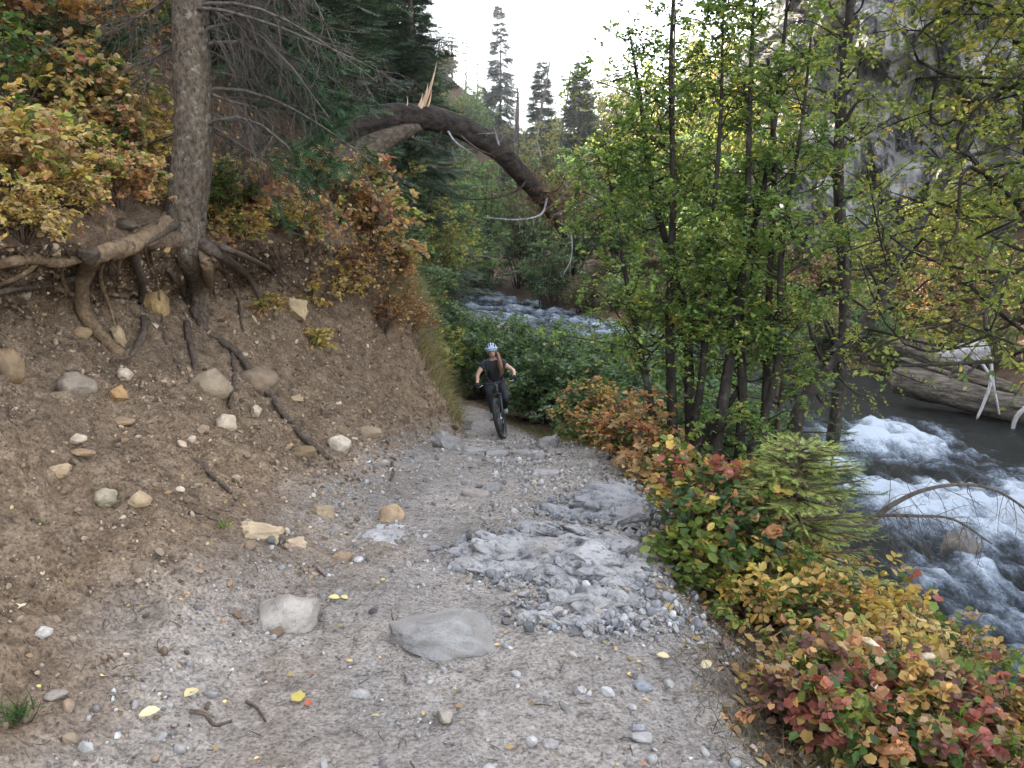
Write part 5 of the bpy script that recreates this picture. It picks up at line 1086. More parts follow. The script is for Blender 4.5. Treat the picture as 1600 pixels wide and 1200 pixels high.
# ------------------------------------------------------------------ driftwood and dead branches
def log(pts, r0, r1, label, mat, seed, name="driftwood_log", cat="log", n=90, sides=40, rough=.12, freq=3):
    """weathered trunk: flattened, furrowed lengthways, with a torn taper at its ends"""
    P = np.array([at(*p) for p in pts]); b = P[0]; d = crspline(np.concatenate([P - b, np.linspace(r0, r1, len(P))[:, None]], 1), n); C_, r = d[:, :3], d[:, 3]
    t = np.linspace(0, 1, n); r = r * np.minimum(1, .45 + t * 7) * np.minimum(1, .5 + (1 - t) * 9); V, Fc = tubes(C_, r, sides); k = n * sides; cen = np.repeat(C_, sides, 0); out = V[:k] - cen
    ang = np.tile(np.arange(sides) * 2 * np.pi / sides, n); L = np.repeat(np.concatenate([[0], np.cumsum(np.linalg.norm(np.diff(C_, axis=0), axis=1))]), sides); q = np.stack([np.cos(ang), np.sin(ang), L * .25], 1)
    nn = fbm(q * 1.6, seed, 3) * .30 - sstep(.45, .9, ridged(np.stack([np.cos(ang) * 3.2, np.sin(ang) * 3.2, L * .45], 1), seed + 3, 3)) * .16 + fbm(np.stack([np.cos(ang) * 7, np.sin(ang) * 7, L * 1.2], 1), seed + 6, 2) * .07
    V[:k] = cen + out * (1 + nn * (1 if r0 > .15 else .5))[:, None]; V[:k, 2] = cen[:, 2] + (V[:k, 2] - cen[:, 2]) * .85
    m = MB(); m.add(V, Fc); g = np.random.default_rng(seed)
    o = m.obj(name, mat); o.location = b
    if r0 > .2:
        for j in range(2):                                  # broken limb stubs
            c = C_[int(g.uniform(.15, .85) * n)]; dd = nrm(np.array([g.normal() * .6, -.5, .8 + g.random()])); L_ = g.uniform(.4, 1.0); sb = MB(); limb(sb, [c, c + dd * (r0 + L_ * .4), c + dd * (r0 + L_) + g.normal(size=3) * .1], [.07, .05, .012], 12, 7, .2, 8, j); sb.obj("limb_stub", M_DRIFT, o)
    return tag(o, label, cat, "driftwood on the far shore")
log([(1392, 588, 22.8), (1450, 603, 22.2), (1520, 622, 21.4), (1640, 650, 20.4)], .50, .40, "thickest weathered driftwood log lying half in the water", M_DRIFT, 1)
log([(1385, 532, 23.6), (1440, 555, 23.2), (1500, 578, 22.8), (1590, 612, 22.4)], .22, .20, "long grey log resting above the thickest log", M_DRIFT, 2)
log([(1452, 566, 24.5), (1500, 556, 24.3), (1545, 545, 24.1)], .33, .36, "short pale log slanting up behind the long grey one", M_SILVER, 3)
log([(1405, 560, 22.6), (1470, 580, 22.2), (1560, 605, 21.8)], .09, .07, "thin split pole between the two big logs", M_DRIFT, 4)
log([(1135, 521, 31), (1220, 524, 31), (1318, 532, 31)], .10, .07, "slim pale pole lying along the far shore behind alders", M_SILVER, 5)
log([(1140, 530, 30), (1180, 522, 30.5), (1230, 512, 31)], .14, .10, "short pale pole crossing the slim one at the far shore", M_DRIFT, 6)
log([(1524, 556, 20.9), (1547, 590, 20.7), (1540, 622, 20.6), (1526, 655, 20.5)], .055, .035, "bleached crooked branch hanging over the thickest log, left one", M_SILVER, 7, "driftwood_branch", "branch", 24, 8, .2)
log([(1548, 558, 20.9), (1552, 600, 20.7), (1562, 648, 20.5)], .05, .03, "bleached straight branch right beside the crooked one", M_SILVER, 8, "driftwood_branch", "branch", 24, 8, .2)
log([(1620, 622, 20), (1588, 652, 20), (1580, 690, 20)], .07, .04, "bleached forked branch at the right edge by the water", M_SILVER, 9, "driftwood_branch", "branch", 24, 8, .2)
def river_branch():
    g = np.random.default_rng(5); P = np.array([at(*p) for p in [(1255, 755, 6.6), (1300, 800, 6.4), (1345, 822, 6.3), (1392, 790, 6.3), (1440, 767, 6.3), (1500, 757, 6.3), (1560, 768, 6.3), (1630, 815, 6.3)]]); t = thing("dead_branch", tuple(P[0]), "bare arching dead branch reaching over the rapids at right", "branch")
    m = MB(); limb(m, P - P[0], list(np.linspace(.030, .008, len(P))), 50, 8, .15, 14, 1); m.obj("branch", M_TWIG, t)
    Q = np.array([at(*p) for p in [(1320, 812, 6.35), (1370, 806, 6.2), (1430, 806, 6.1), (1490, 812, 6.0), (1550, 850, 5.9)]]); m = MB(); limb(m, Q - P[0], list(np.linspace(.018, .006, len(Q))), 36, 7, .15, 14, 2); m.obj("side_branch", M_TWIG, t)
    m = MB()
    for c in (P, Q):
        T, _ = twigs_from(g, (crspline(c, 16) - P[0])[None], 26, .38, .2, -.7, 5); V, Fc = tubes(T, .0032 * np.linspace(1, .4, 5)[None] * np.ones((len(T), 1)), 4, False); m.add(V, Fc)
        T2, _ = twigs_from(g, T, 3, .16, .3, -.5); V, Fc = tubes(T2, .002 * np.linspace(1, .4, 4)[None] * np.ones((len(T2), 1)), 3, False); m.add(V, Fc)
    m.obj("twigs", M_TWIG, t)
river_branch()
def ground_stick(pix, r, label, mat=M_DKROOT, lift=.7, name="stick", cat="stick"):
    P = np.array([np.array(on(x, y, r * lift)) for x, y in pix]); m = MB(); limb(m, P - P[0], list(np.linspace(r, r * .6, len(P))), 26, 8, .2, 16, int(pix[0][0])); o = m.obj(name, mat); o.location = P[0]; return tag(o, label, cat)
ground_stick([(304, 718), (322, 738), (345, 758), (360, 772)], .016, "short dark stick lying on the bare slope below the long root")
ground_stick([(90, 238), (130, 250), (170, 268), (205, 286)], .028, "fallen branch lying among shrubs left of the spruce", M_OLDWOOD, .9, "fallen_branch", "branch")
ground_stick([(295, 1112), (320, 1118), (335, 1135), (362, 1128)], .007, "forked dark twig half buried on the near trail"); ground_stick([(385, 1098), (402, 1108), (415, 1128)], .006, "thin curved twig on dirt left of the yellow leaf")
ground_stick([(490, 885), (500, 895), (508, 902)], .006, "small dark twig near the big whitish boulder's top"); ground_stick([(310, 802), (330, 812), (348, 818)], .007, "thin twig by the small green sprout on the slope")
ground_stick([(612, 725), (614, 740), (610, 752)], .014, "dark root stub sticking out of the lower bank", M_DKROOT, .8, "root_stub", "root")
def stump():
    P = np.array(spot(1245, 1060, 3.35)); m = MB(); limb(m, [(0, 0, -.05), (-.02, 0, .06), (-.05, .02, .17)], [.055, .045, .03], 20, 14, .25, 14, 4); o = m.obj("stump", M_OLDWOOD); o.location = P; tag(o, "small weathered stump beside the path under the yellow bush", "stump")
stump()
def bark_strip(p0, p1, wid, label, seed):
    g = np.random.default_rng(seed); A_, B_ = np.array(p0), np.array(p1); n, k = 40, 9; s = np.linspace(0, 1, n)[:, None]
    c = A_ + (B_ - A_) * s + np.array([0, 0, .035]) * np.sin(s * 7 + 1) ; a = np.linspace(-1.5, 1.5, k)[None, :] + np.sin(s * 9) * .6
    side = nrm(np.cross(B_ - A_, [0, 0, 1.0])); r = wid * (.5 + .5 * np.sin(s * np.pi) ** .5) * (1 + .25 * np.sin(s * 23))
    V = c[:, None] + side * (np.sin(a) * r)[..., None] + np.array([0, 0, 1.0]) * (np.cos(a) * r * .6)[..., None]; idx = np.arange(n * k).reshape(n, k)
    q = np.stack([idx[:-1, :-1], idx[1:, :-1], idx[1:, 1:], idx[:-1, 1:]], -1).reshape(-1, 4); m = MB(); m.add(V.reshape(-1, 3) - A_, q); o = m.obj("bark_strip", M_STRIP); o.location = A_
    sm = o.modifiers.new("thick", 'SOLIDIFY'); sm.thickness = .004; tag(o, label, "bark strip")
M_STRIP = mat_bark("pale_dry_bark", (.34, .25, .15), (.62, .53, .40), None, 30, .3)
bark_strip(at(1345, 1012, 3.05), at(1458, 1040, 2.95), .018, "curled pale bark strip lying across the autumn shrubs", 1); bark_strip(at(1360, 1082, 2.75), at(1412, 1105, 2.7), .014, "smaller curled bark strip below the long pale one", 2)

# ------------------------------------------------------------------ grass and fallen leaves
def blades(mb, P, Nn, L, wd, cols, g, flop=.5):
    n = len(P); d = nrm(np.array([0, 0, 1.0]) + g.normal(size=(n, 3)) * flop); b = rsph(g, n); s = np.linspace(0, 1, 5)[None, :, None]
    side = nrm(np.cross(d, rsph(g, n))); c = P[:, None] + d[:, None] * L[:, None, None] * s + (b * np.array([1, 1, .2]) - np.array([0, 0, .6]))[:, None] * L[:, None, None] * .45 * s ** 2
    w_ = (wd * (1 - s ** 1.5 * .92)) ; V = np.stack([c - side[:, None] * w_, c + side[:, None] * w_], 2).reshape(-1, 3); idx = np.arange(n * 10).reshape(n, 5, 2)
    q = np.stack([idx[:, :-1, 0], idx[:, :-1, 1], idx[:, 1:, 1], idx[:, 1:, 0]], -1).reshape(-1, 4); mb.add(V, q, np.repeat(cols, 10, 0))
def grass():
    g = np.random.default_rng(8); mb = MB()
    P, Nn = scatter(15000, 3.3, 5.7, 10.0, 15.8, 51, .3); k = (fbm(P * 1.3, 4, 3) + g.uniform(-.3, .3, len(P)) + (P[:, 1] - 12) * .22) > -.02; P, Nn = P[k], Nn[k]
    blades(mb, P + 0 * Nn, Nn, g.uniform(.12, .42, len(P)), .0035, pick(g, len(P), [((.26, .21, .11), 4), ((.16, .15, .06), 3), ((.09, .12, .04), 1.6)]), g, .7)
    P, Nn = scatter(9000, 6.95, 7.9, 1.8, 9, 52, 1.2); k = fbm(P * 2, 5, 3) + g.uniform(-.3, .3, len(P)) > -.1; P, Nn = P[k], Nn[k]
    blades(mb, P, Nn, g.uniform(.04, .16, len(P)), .0018, pick(g, len(P), [((.17, .13, .08), 4), ((.10, .08, .045), 3), ((.08, .10, .035), 1.5)]), g, 1.1)
    P, Nn = scatter(3000, 6.9, 7.6, 9, 17, 53, .8); blades(mb, P, Nn, g.uniform(.08, .25, len(P)), .003, pick(g, len(P), [((.14, .13, .06), 3), ((.07, .10, .035), 3)]), g, .8)
    tag(mb.obj("dry_grass", M_LEAF, None, False), kind='stuff')
    for px, py, n, L, lb, pal in [(26, 1122, 70, .11, "green grass tuft in the bottom left corner of the slope", [((.06, .11, .04), 3), ((.11, .15, .05), 2)]), (62, 818, 14, .05, "tiny dark green sprout on the left of the bare slope", [((.05, .09, .03), 1)]),
                                  (350, 822, 22, .07, "small light green sprout beside the pale broken ledge", [((.12, .19, .04), 3), ((.3, .3, .06), 1)])]:
        P, nn = hit(px, py); m = MB(); Q = np.array(P) + g.normal(size=(n, 3)) * np.array([.018, .018, 0]); blades(m, Q - np.array(P), None, g.uniform(.5, 1.1, n) * L, .003, pick(g, n, pal), g, .6); o = m.obj("grass_tuft" if L > .1 else "sprout", M_LEAF, None, False); o.location = P; tag(o, lb, "plant")
grass()
for px, py, sz, col, tm, lb in [(474, 1097, .050, (.40, .32, .09), MAPLE, "bright yellow fallen leaf on the near trail"), (479, 1108, .036, (.36, .10, .06), OVATE, "red fallen leaf touching the bright yellow one"), (306, 1080, .065, (.50, .40, .20), OVATE, "tan fallen leaf beside a small stone on the dirt"),
                                (214, 1121, .065, (.55, .48, .30), OVATE, "pale cream fallen leaf on dirt at the lower left"), (531, 937, .05, (.55, .46, .20), OVATE, "pale yellow leaf near the big whitish boulder, left of a pair"), (543, 938, .04, (.55, .45, .18), OVATE, "smaller pale leaf of the pair by the big whitish boulder"),
                                (30, 945, .055, (.60, .54, .36), MAPLE, "cream fallen leaf near the left edge above the white pebble"), (691, 1132, .03, (.60, .50, .12), OVATE, "tiny yellow leaf on the path at the bottom center"), (596, 908, .03, (.55, .42, .10), OVATE, "tiny gold leaf on the trail above the low boulder"),
                                (1046, 1030, .05, (.50, .42, .25), OVATE, "dry cream leaf at the path edge under the yellow bush"), (1094, 1048, .06, (.45, .38, .24), OVATE, "curled dry leaf under the yellow bush by the path")]:
    P, nn = hit(px, py); g = np.random.default_rng(px); mb = MB(); leaves(mb, np.zeros((1, 3)), np.array([[math.cos(px), math.sin(px), .15]]), np.array([[.1, -.25, 1.0]]), np.array([sz]), np.array([col]), tm)
    o = mb.obj("fallen_leaf", M_DRYLEAF, None, False); o.location = P + nn * .012; s_ = o.modifiers.new("thick", 'SOLIDIFY'); s_.thickness = .0012; tag(o, lb, "leaf", "fallen leaves on the ground")

# ------------------------------------------------------------------ mountain biker
M_BLACK = mat_plain("black_rubber", (.018, .018, .019), .75); M_FRAME = mat_plain("dark_frame_paint", (.020, .021, .024), .35); M_RIM = mat_plain("rim_black", (.03, .03, .032), .4)
M_STEEL = mat_plain("steel", (.45, .45, .46), .35, .9); M_LIME = mat_plain("lime_trim", (.45, .60, .06), .5); M_SKIN = mat_plain("skin", (.48, .29, .21), .55, 0, .4, .06)
M_SHIRT = mat_plain("black_shirt", (.020, .021, .026), .9); M_LEG = mat_plain("dark_leggings", (.030, .030, .038), .85, 0, .3, .3, 14); M_SHOE = mat_plain("mint_shoe", (.36, .52, .43), .7)
M_HELM = mat_plain("grey_blue_helmet", (.36, .42, .56), .35); M_VENT = mat_plain("helmet_vent", (.012, .012, .014), .8); M_HAIR = mat_plain("brown_hair", (.20, .105, .052), .6, 0, .5, .4, 50); M_GLOVE = mat_plain("black_glove", (.015, .015, .016), .85)
M_LENS = mat_plain("dark_lens", (.01, .01, .012), .15); M_LIP = mat_plain("lips", (.36, .13, .11), .5); M_PACK = mat_plain("pack_fabric", (.03, .032, .034), .85)
BY = 14.2; BPX = 786.0; ROLL = 7; STEER = -13
bp = at(BPX, 690, BY); bz0 = gz(bp.x, BY); fwd = Vector((.03, -1, 0)).normalized(); rear = bp - fwd * 1.15; bz1 = gz(rear.x, rear.y)
fw3 = Vector((fwd.x * 1.15, fwd.y * 1.15, bz0 - bz1)).normalized(); roll = Matrix.Rotation(R(ROLL), 3, fw3); upv = roll @ (Vector((0, 0, 1)) - fw3 * fw3.z).normalized(); lef = upv.cross(fw3)
RM = Matrix((fw3, lef, upv)).transposed().to_4x4(); RM.translation = Vector((bp.x, BY, bz0 + .005))
def rig(name, label, cat):
    t = thing(name, (0, 0, 0), label, cat); t.matrix_world = RM; return t
bike = rig("bicycle", "black mountain bike with wide tyres climbing the trail towards the camera", "bicycle")
def tb(mb, pts, r, sides=10, n=None):
    pts = np.array(pts, float); rr = np.broadcast_to(np.asarray(r, float), (len(pts),))
    if n: d = crspline(np.concatenate([pts, rr[:, None]], 1), n); pts, rr = d[:, :3], d[:, 3]
    V, Fc = tubes(pts, rr, sides); mb.add(V, Fc); return mb
def ring(mb, cx, cz, Rr, r, n=72, k=14, y=0, knob=0.0, flat=1.0):
    a = np.linspace(0, 2 * np.pi, n, endpoint=False); b = np.linspace(0, 2 * np.pi, k, endpoint=False); A_, B_ = np.meshgrid(a, b, indexing='ij')
    rr = r * (1 + knob * ((np.arange(n)[:, None] % 2) * 1.0) * (np.cos(B_) > .25) * (np.abs(np.sin(B_ * 2.5)) > .4)); q = Rr + rr * np.cos(B_)
    V = np.stack([cx + q * np.cos(A_), y + r * flat * np.sin(B_), cz + q * np.sin(A_)], -1).reshape(-1, 3); i = np.arange(n * k).reshape(n, k)
    mb.add(V, np.stack([i, np.roll(i, -1, 0), np.roll(np.roll(i, -1, 0), -1, 1), np.roll(i, -1, 1)], -1).reshape(-1, 4)); return mb
WR = .37
for cx in (0, -1.15):
    wm = MB(); g = np.random.default_rng(1); pts = []
    for k in range(28): a = k * 2 * np.pi / 28; pts.append([[cx, .02 * (-1) ** k, WR], [cx + .305 * np.cos(a), 0, WR + .305 * np.sin(a)]])
    V, Fc = tubes(np.array(pts), np.full((28, 2), .0016), 4, False); wm.add(V, Fc); tb(wm, [(cx, -.055, WR), (cx, .055, WR)], .022, 12); ax = wm.obj("wheel", M_STEEL, bike)
    ring(MB(), cx, WR, .335, .036, 110, 16, 0, .16).obj("tyre", M_BLACK, ax); ring(MB(), cx, WR, .305, .013, 72, 10, 0, 0, 1.3).obj("rim", M_RIM, ax)
    for sgn in (1, -1):
        m = MB(); a = np.linspace(.3, 1.25, 12); tb(m, np.stack([cx + .318 * np.cos(a - 2.2), 0 * a + .031 * sgn, WR + .318 * np.sin(a - 2.2)], 1), .006, 6); m.obj("lime_decal", M_LIME, ax)
    ring(MB(), cx, WR, .085, .005, 40, 8, .045 if cx == 0 else -.05).obj("brake_disc", M_STEEL, ax)
FRONT = []
m = MB(); hd0, hd1 = np.array([-.245, 0, .80]), np.array([-.30, 0, .94]); bb = np.array([-.73, 0, .345]); st = np.array([-.88, 0, .80])
tb(m, [hd0, hd1], .034, 12); tb(m, [hd0 * .85 + hd1 * .15, bb], [.038, .042]); tb(m, [hd1 * .8 + hd0 * .2, st - np.array([0, 0, .07])], [.026, .022]); tb(m, [bb, st], [.026, .02])
for y in (-1, 1): tb(m, [bb + np.array([0, .03 * y, 0]), (-.95, .06 * y, .36), (-1.15, .068 * y, WR)], .014, 8, 8); tb(m, [st - np.array([0, -.02 * y, .1]), (-1.0, .06 * y, .58), (-1.15, .068 * y, WR)], .011, 8, 8)
m.obj("frame", M_FRAME, bike)
m = MB()
for y in (-1, 1): tb(m, [(0, .062 * y, WR - .02), (-.09, .064 * y, .56), (-.19, .064 * y, .78)], [.024, .024, .020], 10)
tb(m, [(-.19, -.075, .775), (-.205, 0, .80), (-.19, .075, .775)], .026, 10, 9); tb(m, [(-.09, -.064, .575), (-.055, 0, .70), (-.09, .064, .575)], .012, 8, 9); m.obj("fork", M_FRAME, bike)
m = MB(); tb(m, [hd1, (-.315, 0, .985)], .026, 12); tb(m, [(-.31, 0, .975), (-.255, 0, .985)], .022, 12); m.obj("stem", M_STEEL, bike)
m = MB(); tb(m, [(-.325, -.385, 1.015), (-.29, -.20, 1.01), (-.258, -.06, .988), (-.255, 0, .986), (-.258, .06, .988), (-.29, .20, 1.01), (-.325, .385, 1.015)], .014, 10, 40); hb = m.obj("handlebar", M_FRAME, bike)
for y in (-1, 1):
    tb(MB(), [(-.307, .27 * y, 1.012), (-.325, .395 * y, 1.015)], .018, 12).obj("grip", M_BLACK, hb); tb(MB(), [(-.29, .23 * y, 1.005), (-.235, .27 * y, .985), (-.25, .35 * y, .98)], .006, 6, 8).obj("brake_lever", M_STEEL, hb)
    tb(MB(), [(-.28, .2 * y, 1.0), (-.2, .15 * y, 1.02), (-.16, .07 * y, .93), (-.2, .05 * y, .8)], .004, 5, 16).obj("brake_hose", M_BLACK, hb)
m = MB(); tb(m, [st - np.array([0, 0, .03]), (-.925, 0, .92)], .016, 10); m.obj("seatpost", M_FRAME, bike)
m = MB(); tb(m, [(-1.06, 0, .955), (-1.0, 0, .955), (-.90, 0, .95), (-.80, 0, .94)], [.07, .068, .035, .018], 12, 16); m.obj("saddle", M_BLACK, bike)
ca = R(-8); PED = {}
m = MB(); ring(m, bb[0], bb[2], .075, .007, 40, 6, -.05); tb(m, [bb - np.array([0, .07, 0]), bb + np.array([0, .07, 0])], .022, 10)
for y, sg in ((-1, 1), (1, -1)):
    e = bb + np.array([.17 * sg * math.cos(ca), .085 * y, .17 * sg * math.sin(ca)]); tb(m, [bb + np.array([0, .075 * y, 0]), e], [.016, .012], 8); PED[y] = e
m.obj("crankset", M_FRAME, bike)
for y in (-1, 1):
    e = PED[y]; m = MB(); c = np.array([[dx * .05, .02 * y + dy * .048 + .045 * y, dz * .009] for dz in (-1, 1) for dx, dy in ((-1, -1), (1, -1), (1, 1), (-1, 1))]) + e
    m.add(c, np.array([(3, 2, 1, 0), (4, 5, 6, 7), (0, 1, 5, 4), (1, 2, 6, 5), (2, 3, 7, 6), (3, 0, 4, 7)])); m.obj("pedal", M_BLACK, bike)
m = MB(); a = np.linspace(.5 * np.pi, 1.5 * np.pi, 14); up_ = np.stack([-1.15 + .05 * np.cos(a), 0 * a - .05, WR + .05 * np.sin(a)], 1); fr = np.stack([bb[0] + .075 * np.cos(a + np.pi), 0 * a - .05, bb[2] + .075 * np.sin(a + np.pi)], 1)
tb(m, np.concatenate([up_, fr, up_[:1]]), .006, 5); m.obj("chain", M_STEEL, bike)

SX = Matrix.Translation(Vector(hd0)) @ Matrix.Rotation(R(STEER), 4, Vector(hd1 - hd0).normalized()) @ Matrix.Translation(-Vector(hd0))
for o in bike.children:
    if o.name.split('.')[0] in ('fork', 'stem', 'handlebar') or o.name == 'wheel': o.matrix_basis = SX
def steer(p): return tuple(SX @ Vector(p))
rider = rig("person", "cyclist in a blue grey helmet and black t-shirt riding up the trail", "person")
def skin(name, nodes, edges, mat, parent, lvl=2):
    me = bpy.data.meshes.new(name); keys = list(nodes); me.from_pydata([nodes[k][0] for k in keys], [(keys.index(a), keys.index(b)) for a, b in edges], []); me.update(); me.materials.append(mat)
    o = link(name, me, parent); o.modifiers.new("skin", 'SKIN').use_smooth_shade = True
    for v, k in zip(me.skin_vertices[0].data, keys):
        r = nodes[k][1]; v.radius = r if isinstance(r, tuple) else (r, r)
    me.skin_vertices[0].data[0].use_root = True; sub = o.modifiers.new("sub", 'SUBSURF'); sub.levels = lvl; sub.render_levels = lvl; return o
J = dict(pelvis=((-.93, 0, 1.0), .125), waist=((-.86, 0, 1.11), (.11, .10)), chest=((-.74, 0, 1.26), (.135, .11)), upper=((-.67, 0, 1.35), (.11, .09)), neck=((-.62, 0, 1.425), .05), nape=((-.585, 0, 1.475), .050), jaw=((-.545, 0, 1.515), (.062, .066)), head=((-.55, 0, 1.575), (.078, .086)), crown=((-.555, 0, 1.64), .06))
for y, sd_ in ((1, 'l'), (-1, 'r')):
    J['sh' + sd_] = ((-.66, .165 * y, 1.345), .055); J['ua' + sd_] = ((-.61, .25 * y, 1.26), .045); J['el' + sd_] = ((-.55, .335 * y, 1.165), .038); J['fa' + sd_] = ((-.46, .345 * y, 1.115), .037); J['wr' + sd_] = (steer((-.375, .35 * y, 1.055)), .026); J['pa' + sd_] = (steer((-.335, .352 * y, 1.032)), (.030, .022))
    J['el' + sd_] = (tuple(np.array(J['el' + sd_][0]) * .6 + np.array(steer(J['el' + sd_][0])) * .4), .038); J['fa' + sd_] = (steer((-.46, .345 * y, 1.115)), .037)
    e = PED[y]; ank = e + np.array([-.10, .035 * y, .10]); hip = np.array([-.92, .095 * y, .97])
    d = ank - hip; L = np.linalg.norm(d); mid = (hip + ank) / 2; per = np.cross(d / L, np.array([0, 1.0, 0])); per = per if per[0] > 0 else -per
    kn = mid + per * math.sqrt(max(.43 ** 2 - (L / 2) ** 2, .0)) + np.array([0, .045 * y, 0])
    J['hp' + sd_] = (tuple(hip), .092); J['th' + sd_] = (tuple(hip * .5 + kn * .5), .078); J['kn' + sd_] = (tuple(kn), .056); J['ca' + sd_] = (tuple(kn * .62 + ank * .38 + np.array([-.02, 0, 0])), .054); J['an' + sd_] = (tuple(ank), .034); J['ft' + sd_] = (tuple(ank + np.array([.09, 0, -.055])), .034); J['to' + sd_] = (tuple(ank + np.array([.155, 0, -.065])), .026)
E = [('pelvis', 'waist'), ('waist', 'chest'), ('chest', 'upper'), ('upper', 'neck'), ('neck', 'nape'), ('nape', 'jaw'), ('jaw', 'head'), ('head', 'crown')]
for q in 'lr': E += [('upper', 'sh' + q), ('sh' + q, 'ua' + q), ('ua' + q, 'el' + q), ('el' + q, 'fa' + q), ('fa' + q, 'wr' + q), ('wr' + q, 'pa' + q), ('pelvis', 'hp' + q), ('hp' + q, 'th' + q), ('th' + q, 'kn' + q), ('kn' + q, 'ca' + q), ('ca' + q, 'an' + q), ('an' + q, 'ft' + q), ('ft' + q, 'to' + q)]
body = skin("body", J, E, M_SKIN, rider)
def sub_skel(keys, grow, root):
    ks = [root] + [k for k in keys if k != root]; nd = {}
    for k in ks:
        p, r = J[k]; r = r if isinstance(r, tuple) else (r, r); nd[k] = (p, (r[0] * 1.0 + grow, r[1] + grow))
    return nd, [e for e in E if e[0] in nd and e[1] in nd]
nd, ed = sub_skel(['pelvis', 'waist', 'chest', 'upper', 'shl', 'shr', 'ual', 'uar'], .022, 'pelvis'); nd['upper'] = (J['upper'][0], (.145, .125)); nd['collar'] = ((-.632, 0, 1.405), (.072, .066)); ed.append(('upper', 'collar')); skin("t_shirt", nd, ed, M_SHIRT, rider)
nd, ed = sub_skel(['pelvis', 'hpl', 'hpr', 'thl', 'thr', 'knl', 'knr', 'cal', 'car', 'anl', 'anr'], .010, 'pelvis'); skin("leggings", nd, ed, M_LEG, rider)
for q in 'lr':
    nd, ed = sub_skel(['an' + q, 'ft' + q, 'to' + q], .014, 'an' + q); skin("shoe", nd, ed, M_SHOE, rider)
    y = 1 if q == 'l' else -1; nd, ed = sub_skel(['wr' + q, 'pa' + q], .008, 'wr' + q); gl = skin("glove", nd, ed, M_GLOVE, rider)
    for k in range(4):                                             # fingers curled round the grip
        yy = (.315 + .022 * k) * y; c = np.array([-.316, yy, 1.014]); a = np.linspace(2.3, -1.9, 7); rr = .030 - .001 * abs(k - 1.5)
        tb(MB(), np.stack([c[0] + rr * np.cos(a), c[1] + 0 * a, c[2] + rr * np.sin(a)], 1), np.linspace(.0105, .0085, 7), 8, 14).obj("finger", M_GLOVE, gl).matrix_basis = SX
    a = np.linspace(2.6, 4.4, 5); tb(MB(), np.stack([-.316 + .030 * np.cos(a), (.305 - .012 * np.linspace(0, 1, 5)) * y, 1.014 + .030 * np.sin(a)], 1), np.linspace(.012, .010, 5), 8, 10).obj("thumb", M_GLOVE, gl).matrix_basis = SX
def ellipsoid(mb, c, r, n=24, k=16, zmin=-1.0):
    a = np.linspace(0, 2 * np.pi, n, endpoint=False); b = np.linspace(math.asin(zmin), np.pi / 2, k); A_, B_ = np.meshgrid(a, b, indexing='ij')
    V = np.stack([np.cos(A_) * np.cos(B_), np.sin(A_) * np.cos(B_), np.sin(B_)], -1).reshape(-1, 3) * np.array(r) + np.array(c); i = np.arange(n * k).reshape(n, k)
    mb.add(V, np.stack([i[:, :-1], np.roll(i, -1, 0)[:, :-1], np.roll(i, -1, 0)[:, 1:], i[:, 1:]], -1).reshape(-1, 4)); return mb
hc = np.array([-.555, 0, 1.605]); m = ellipsoid(MB(), hc, (.140, .108, .115), 40, 18, -.30); hel = m.obj("helmet", M_HELM, rider); hel.modifiers.new("thick", 'SOLIDIFY').thickness = .015
for yy in (-.062, -.022, .022, .062):
    for x0, x1 in ((.06, .115), (-.07, .03)):
        xs_ = np.linspace(x0, x1, 6); zz = .119 * np.sqrt(np.maximum(1 - (xs_ / .144) ** 2 - (yy / .111) ** 2, .02)); tb(MB(), np.stack([hc[0] + xs_, hc[1] + yy + 0 * xs_, hc[2] + zz], 1), [.004, .011, .013, .013, .011, .004], 8).obj("vent", M_VENT, hel)
m = MB(); a = np.linspace(-1.0, 1.0, 13); r0_, r1_ = .142, .185; V = np.concatenate([np.stack([hc[0] + r * np.cos(a), hc[1] + .112 * np.sin(a) * (r / .142), hc[2] + .018 + 0 * a + dz], 1) for r, dz in ((r0_, .012), (r1_, 0), (r1_, -.008), (r0_, -.004))]); i = np.arange(52).reshape(4, 13)
m.add(V, np.stack([i[:, :-1], i[:, 1:], np.roll(i, -1, 0)[:, 1:], np.roll(i, -1, 0)[:, :-1]], -1).reshape(-1, 4)); m.obj("visor", M_HELM, hel)
for y in (-1, 1): tb(MB(), [(-.545, .098 * y, 1.57), (-.52, .078 * y, 1.50), (-.50, .0, 1.455)], .006, 6, 10).obj("chin_strap", M_VENT, hel)
fx = -.465
for y in (-1, 1):
    ellipsoid(MB(), (fx - .006, .031 * y, 1.572), (.012, .026, .016), 16, 10, -.99).obj("eyeglass_lens", M_LENS, rider); ellipsoid(MB(), (-.555, .083 * y, 1.55), (.022, .012, .030), 12, 10, -.99).obj("ear", M_SKIN, rider)
tb(MB(), [(fx - .008, 0, 1.575), (fx + .012, 0, 1.553), (fx + .018, 0, 1.540), (fx - .002, 0, 1.532)], [.009, .012, .014, .008], 8, 12).obj("nose", M_SKIN, rider)
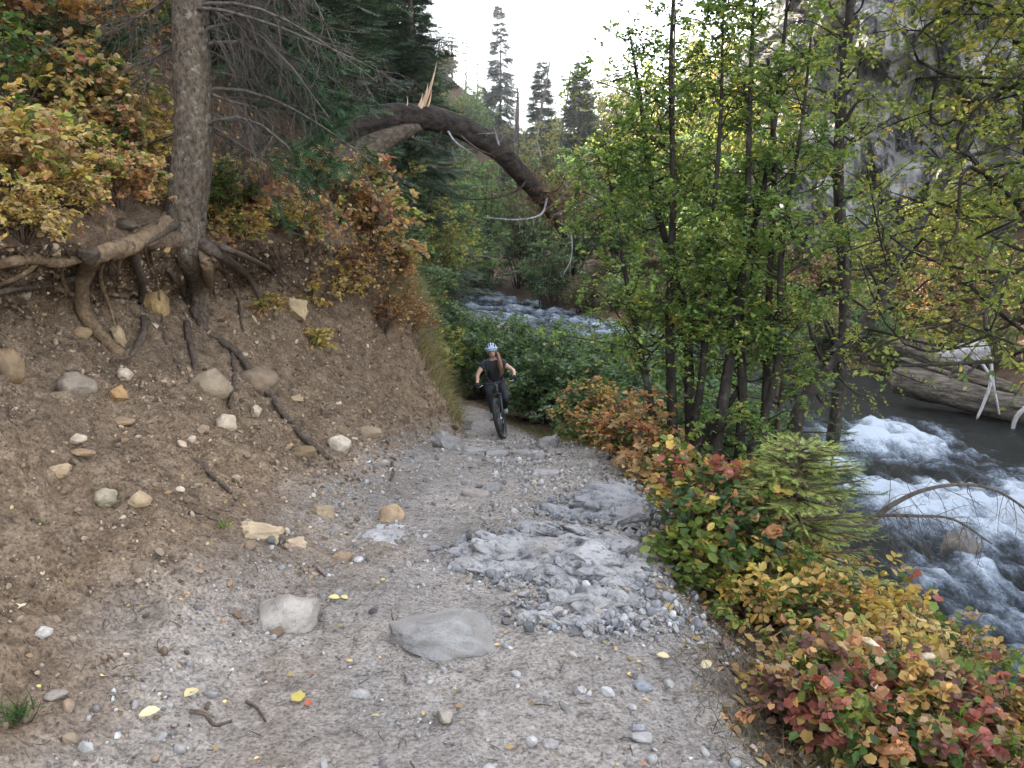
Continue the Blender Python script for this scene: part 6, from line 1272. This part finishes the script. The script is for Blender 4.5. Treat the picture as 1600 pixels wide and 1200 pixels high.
tb(MB(), [(fx - .018, -.026, 1.513), (fx - .002, 0, 1.508), (fx - .018, .026, 1.513)], [.004, .009, .004], 8, 12).obj("mouth", M_LIP, rider)
m = MB(); g = np.random.default_rng(2)
for k in range(26):
    o_ = g.normal(size=3) * np.array([.012, .014, .006]); pts = np.array([(-.60, .075, 1.56), (-.57, .105, 1.48), (-.53, .118, 1.38), (-.53, .125, 1.27), (-.56, .135, 1.16 + g.normal() * .03)]) + o_ * np.array([[.6], [1], [1.3], [1.5], [1.1]]); tb(m, pts, [.012, .014, .013, .011, .003], 6, 18)
m.obj("hair", M_HAIR, rider)
pack = rig("backpack", "small dark riding pack with lime piping on the cyclist's back", "backpack")
ellipsoid(MB(), (-.93, 0, 1.28), (.085, .13, .17), 24, 16, -.99).obj("pack_body", M_PACK, pack)
for y in (-1, 1):
    tb(MB(), [(-.84, .09 * y, 1.40), (-.70, .105 * y, 1.425), (-.60, .11 * y, 1.33), (-.66, .13 * y, 1.20), (-.82, .14 * y, 1.12)], .013, 8, 24).obj("strap", M_PACK, pack)
    tb(MB(), [(-.86, .125 * y, 1.32), (-.82, .155 * y, 1.22), (-.84, .150 * y, 1.12)], .010, 6, 12).obj("piping", M_LIME, pack)

# ------------------------------------------------------------------ air
def haze():
    x0, x1, y0, y1, z0, z1 = -175, 260, -12, 262, -6, 130
    c = [(x, y, z) for z in (z0, z1) for x, y in ((x0, y0), (x1, y0), (x1, y1), (x0, y1))]
    mb = MB(); mb.add(np.array(c, float), np.array([(3, 2, 1, 0), (4, 5, 6, 7), (0, 1, 5, 4), (1, 2, 6, 5), (2, 3, 7, 6), (3, 0, 4, 7)]))
    m, n, o = newmat("valley_air"); v = N(n, "ShaderNodeVolumePrincipled"); v.inputs['Density'].default_value = .0003; v.inputs['Color'].default_value = (.96, .97, 1, 1); v.inputs['Anisotropy'].default_value = .5
    n.links.new(v.outputs[0], o.inputs['Volume']); tag(mb.obj("haze", m, None, False), kind='stuff')
haze()
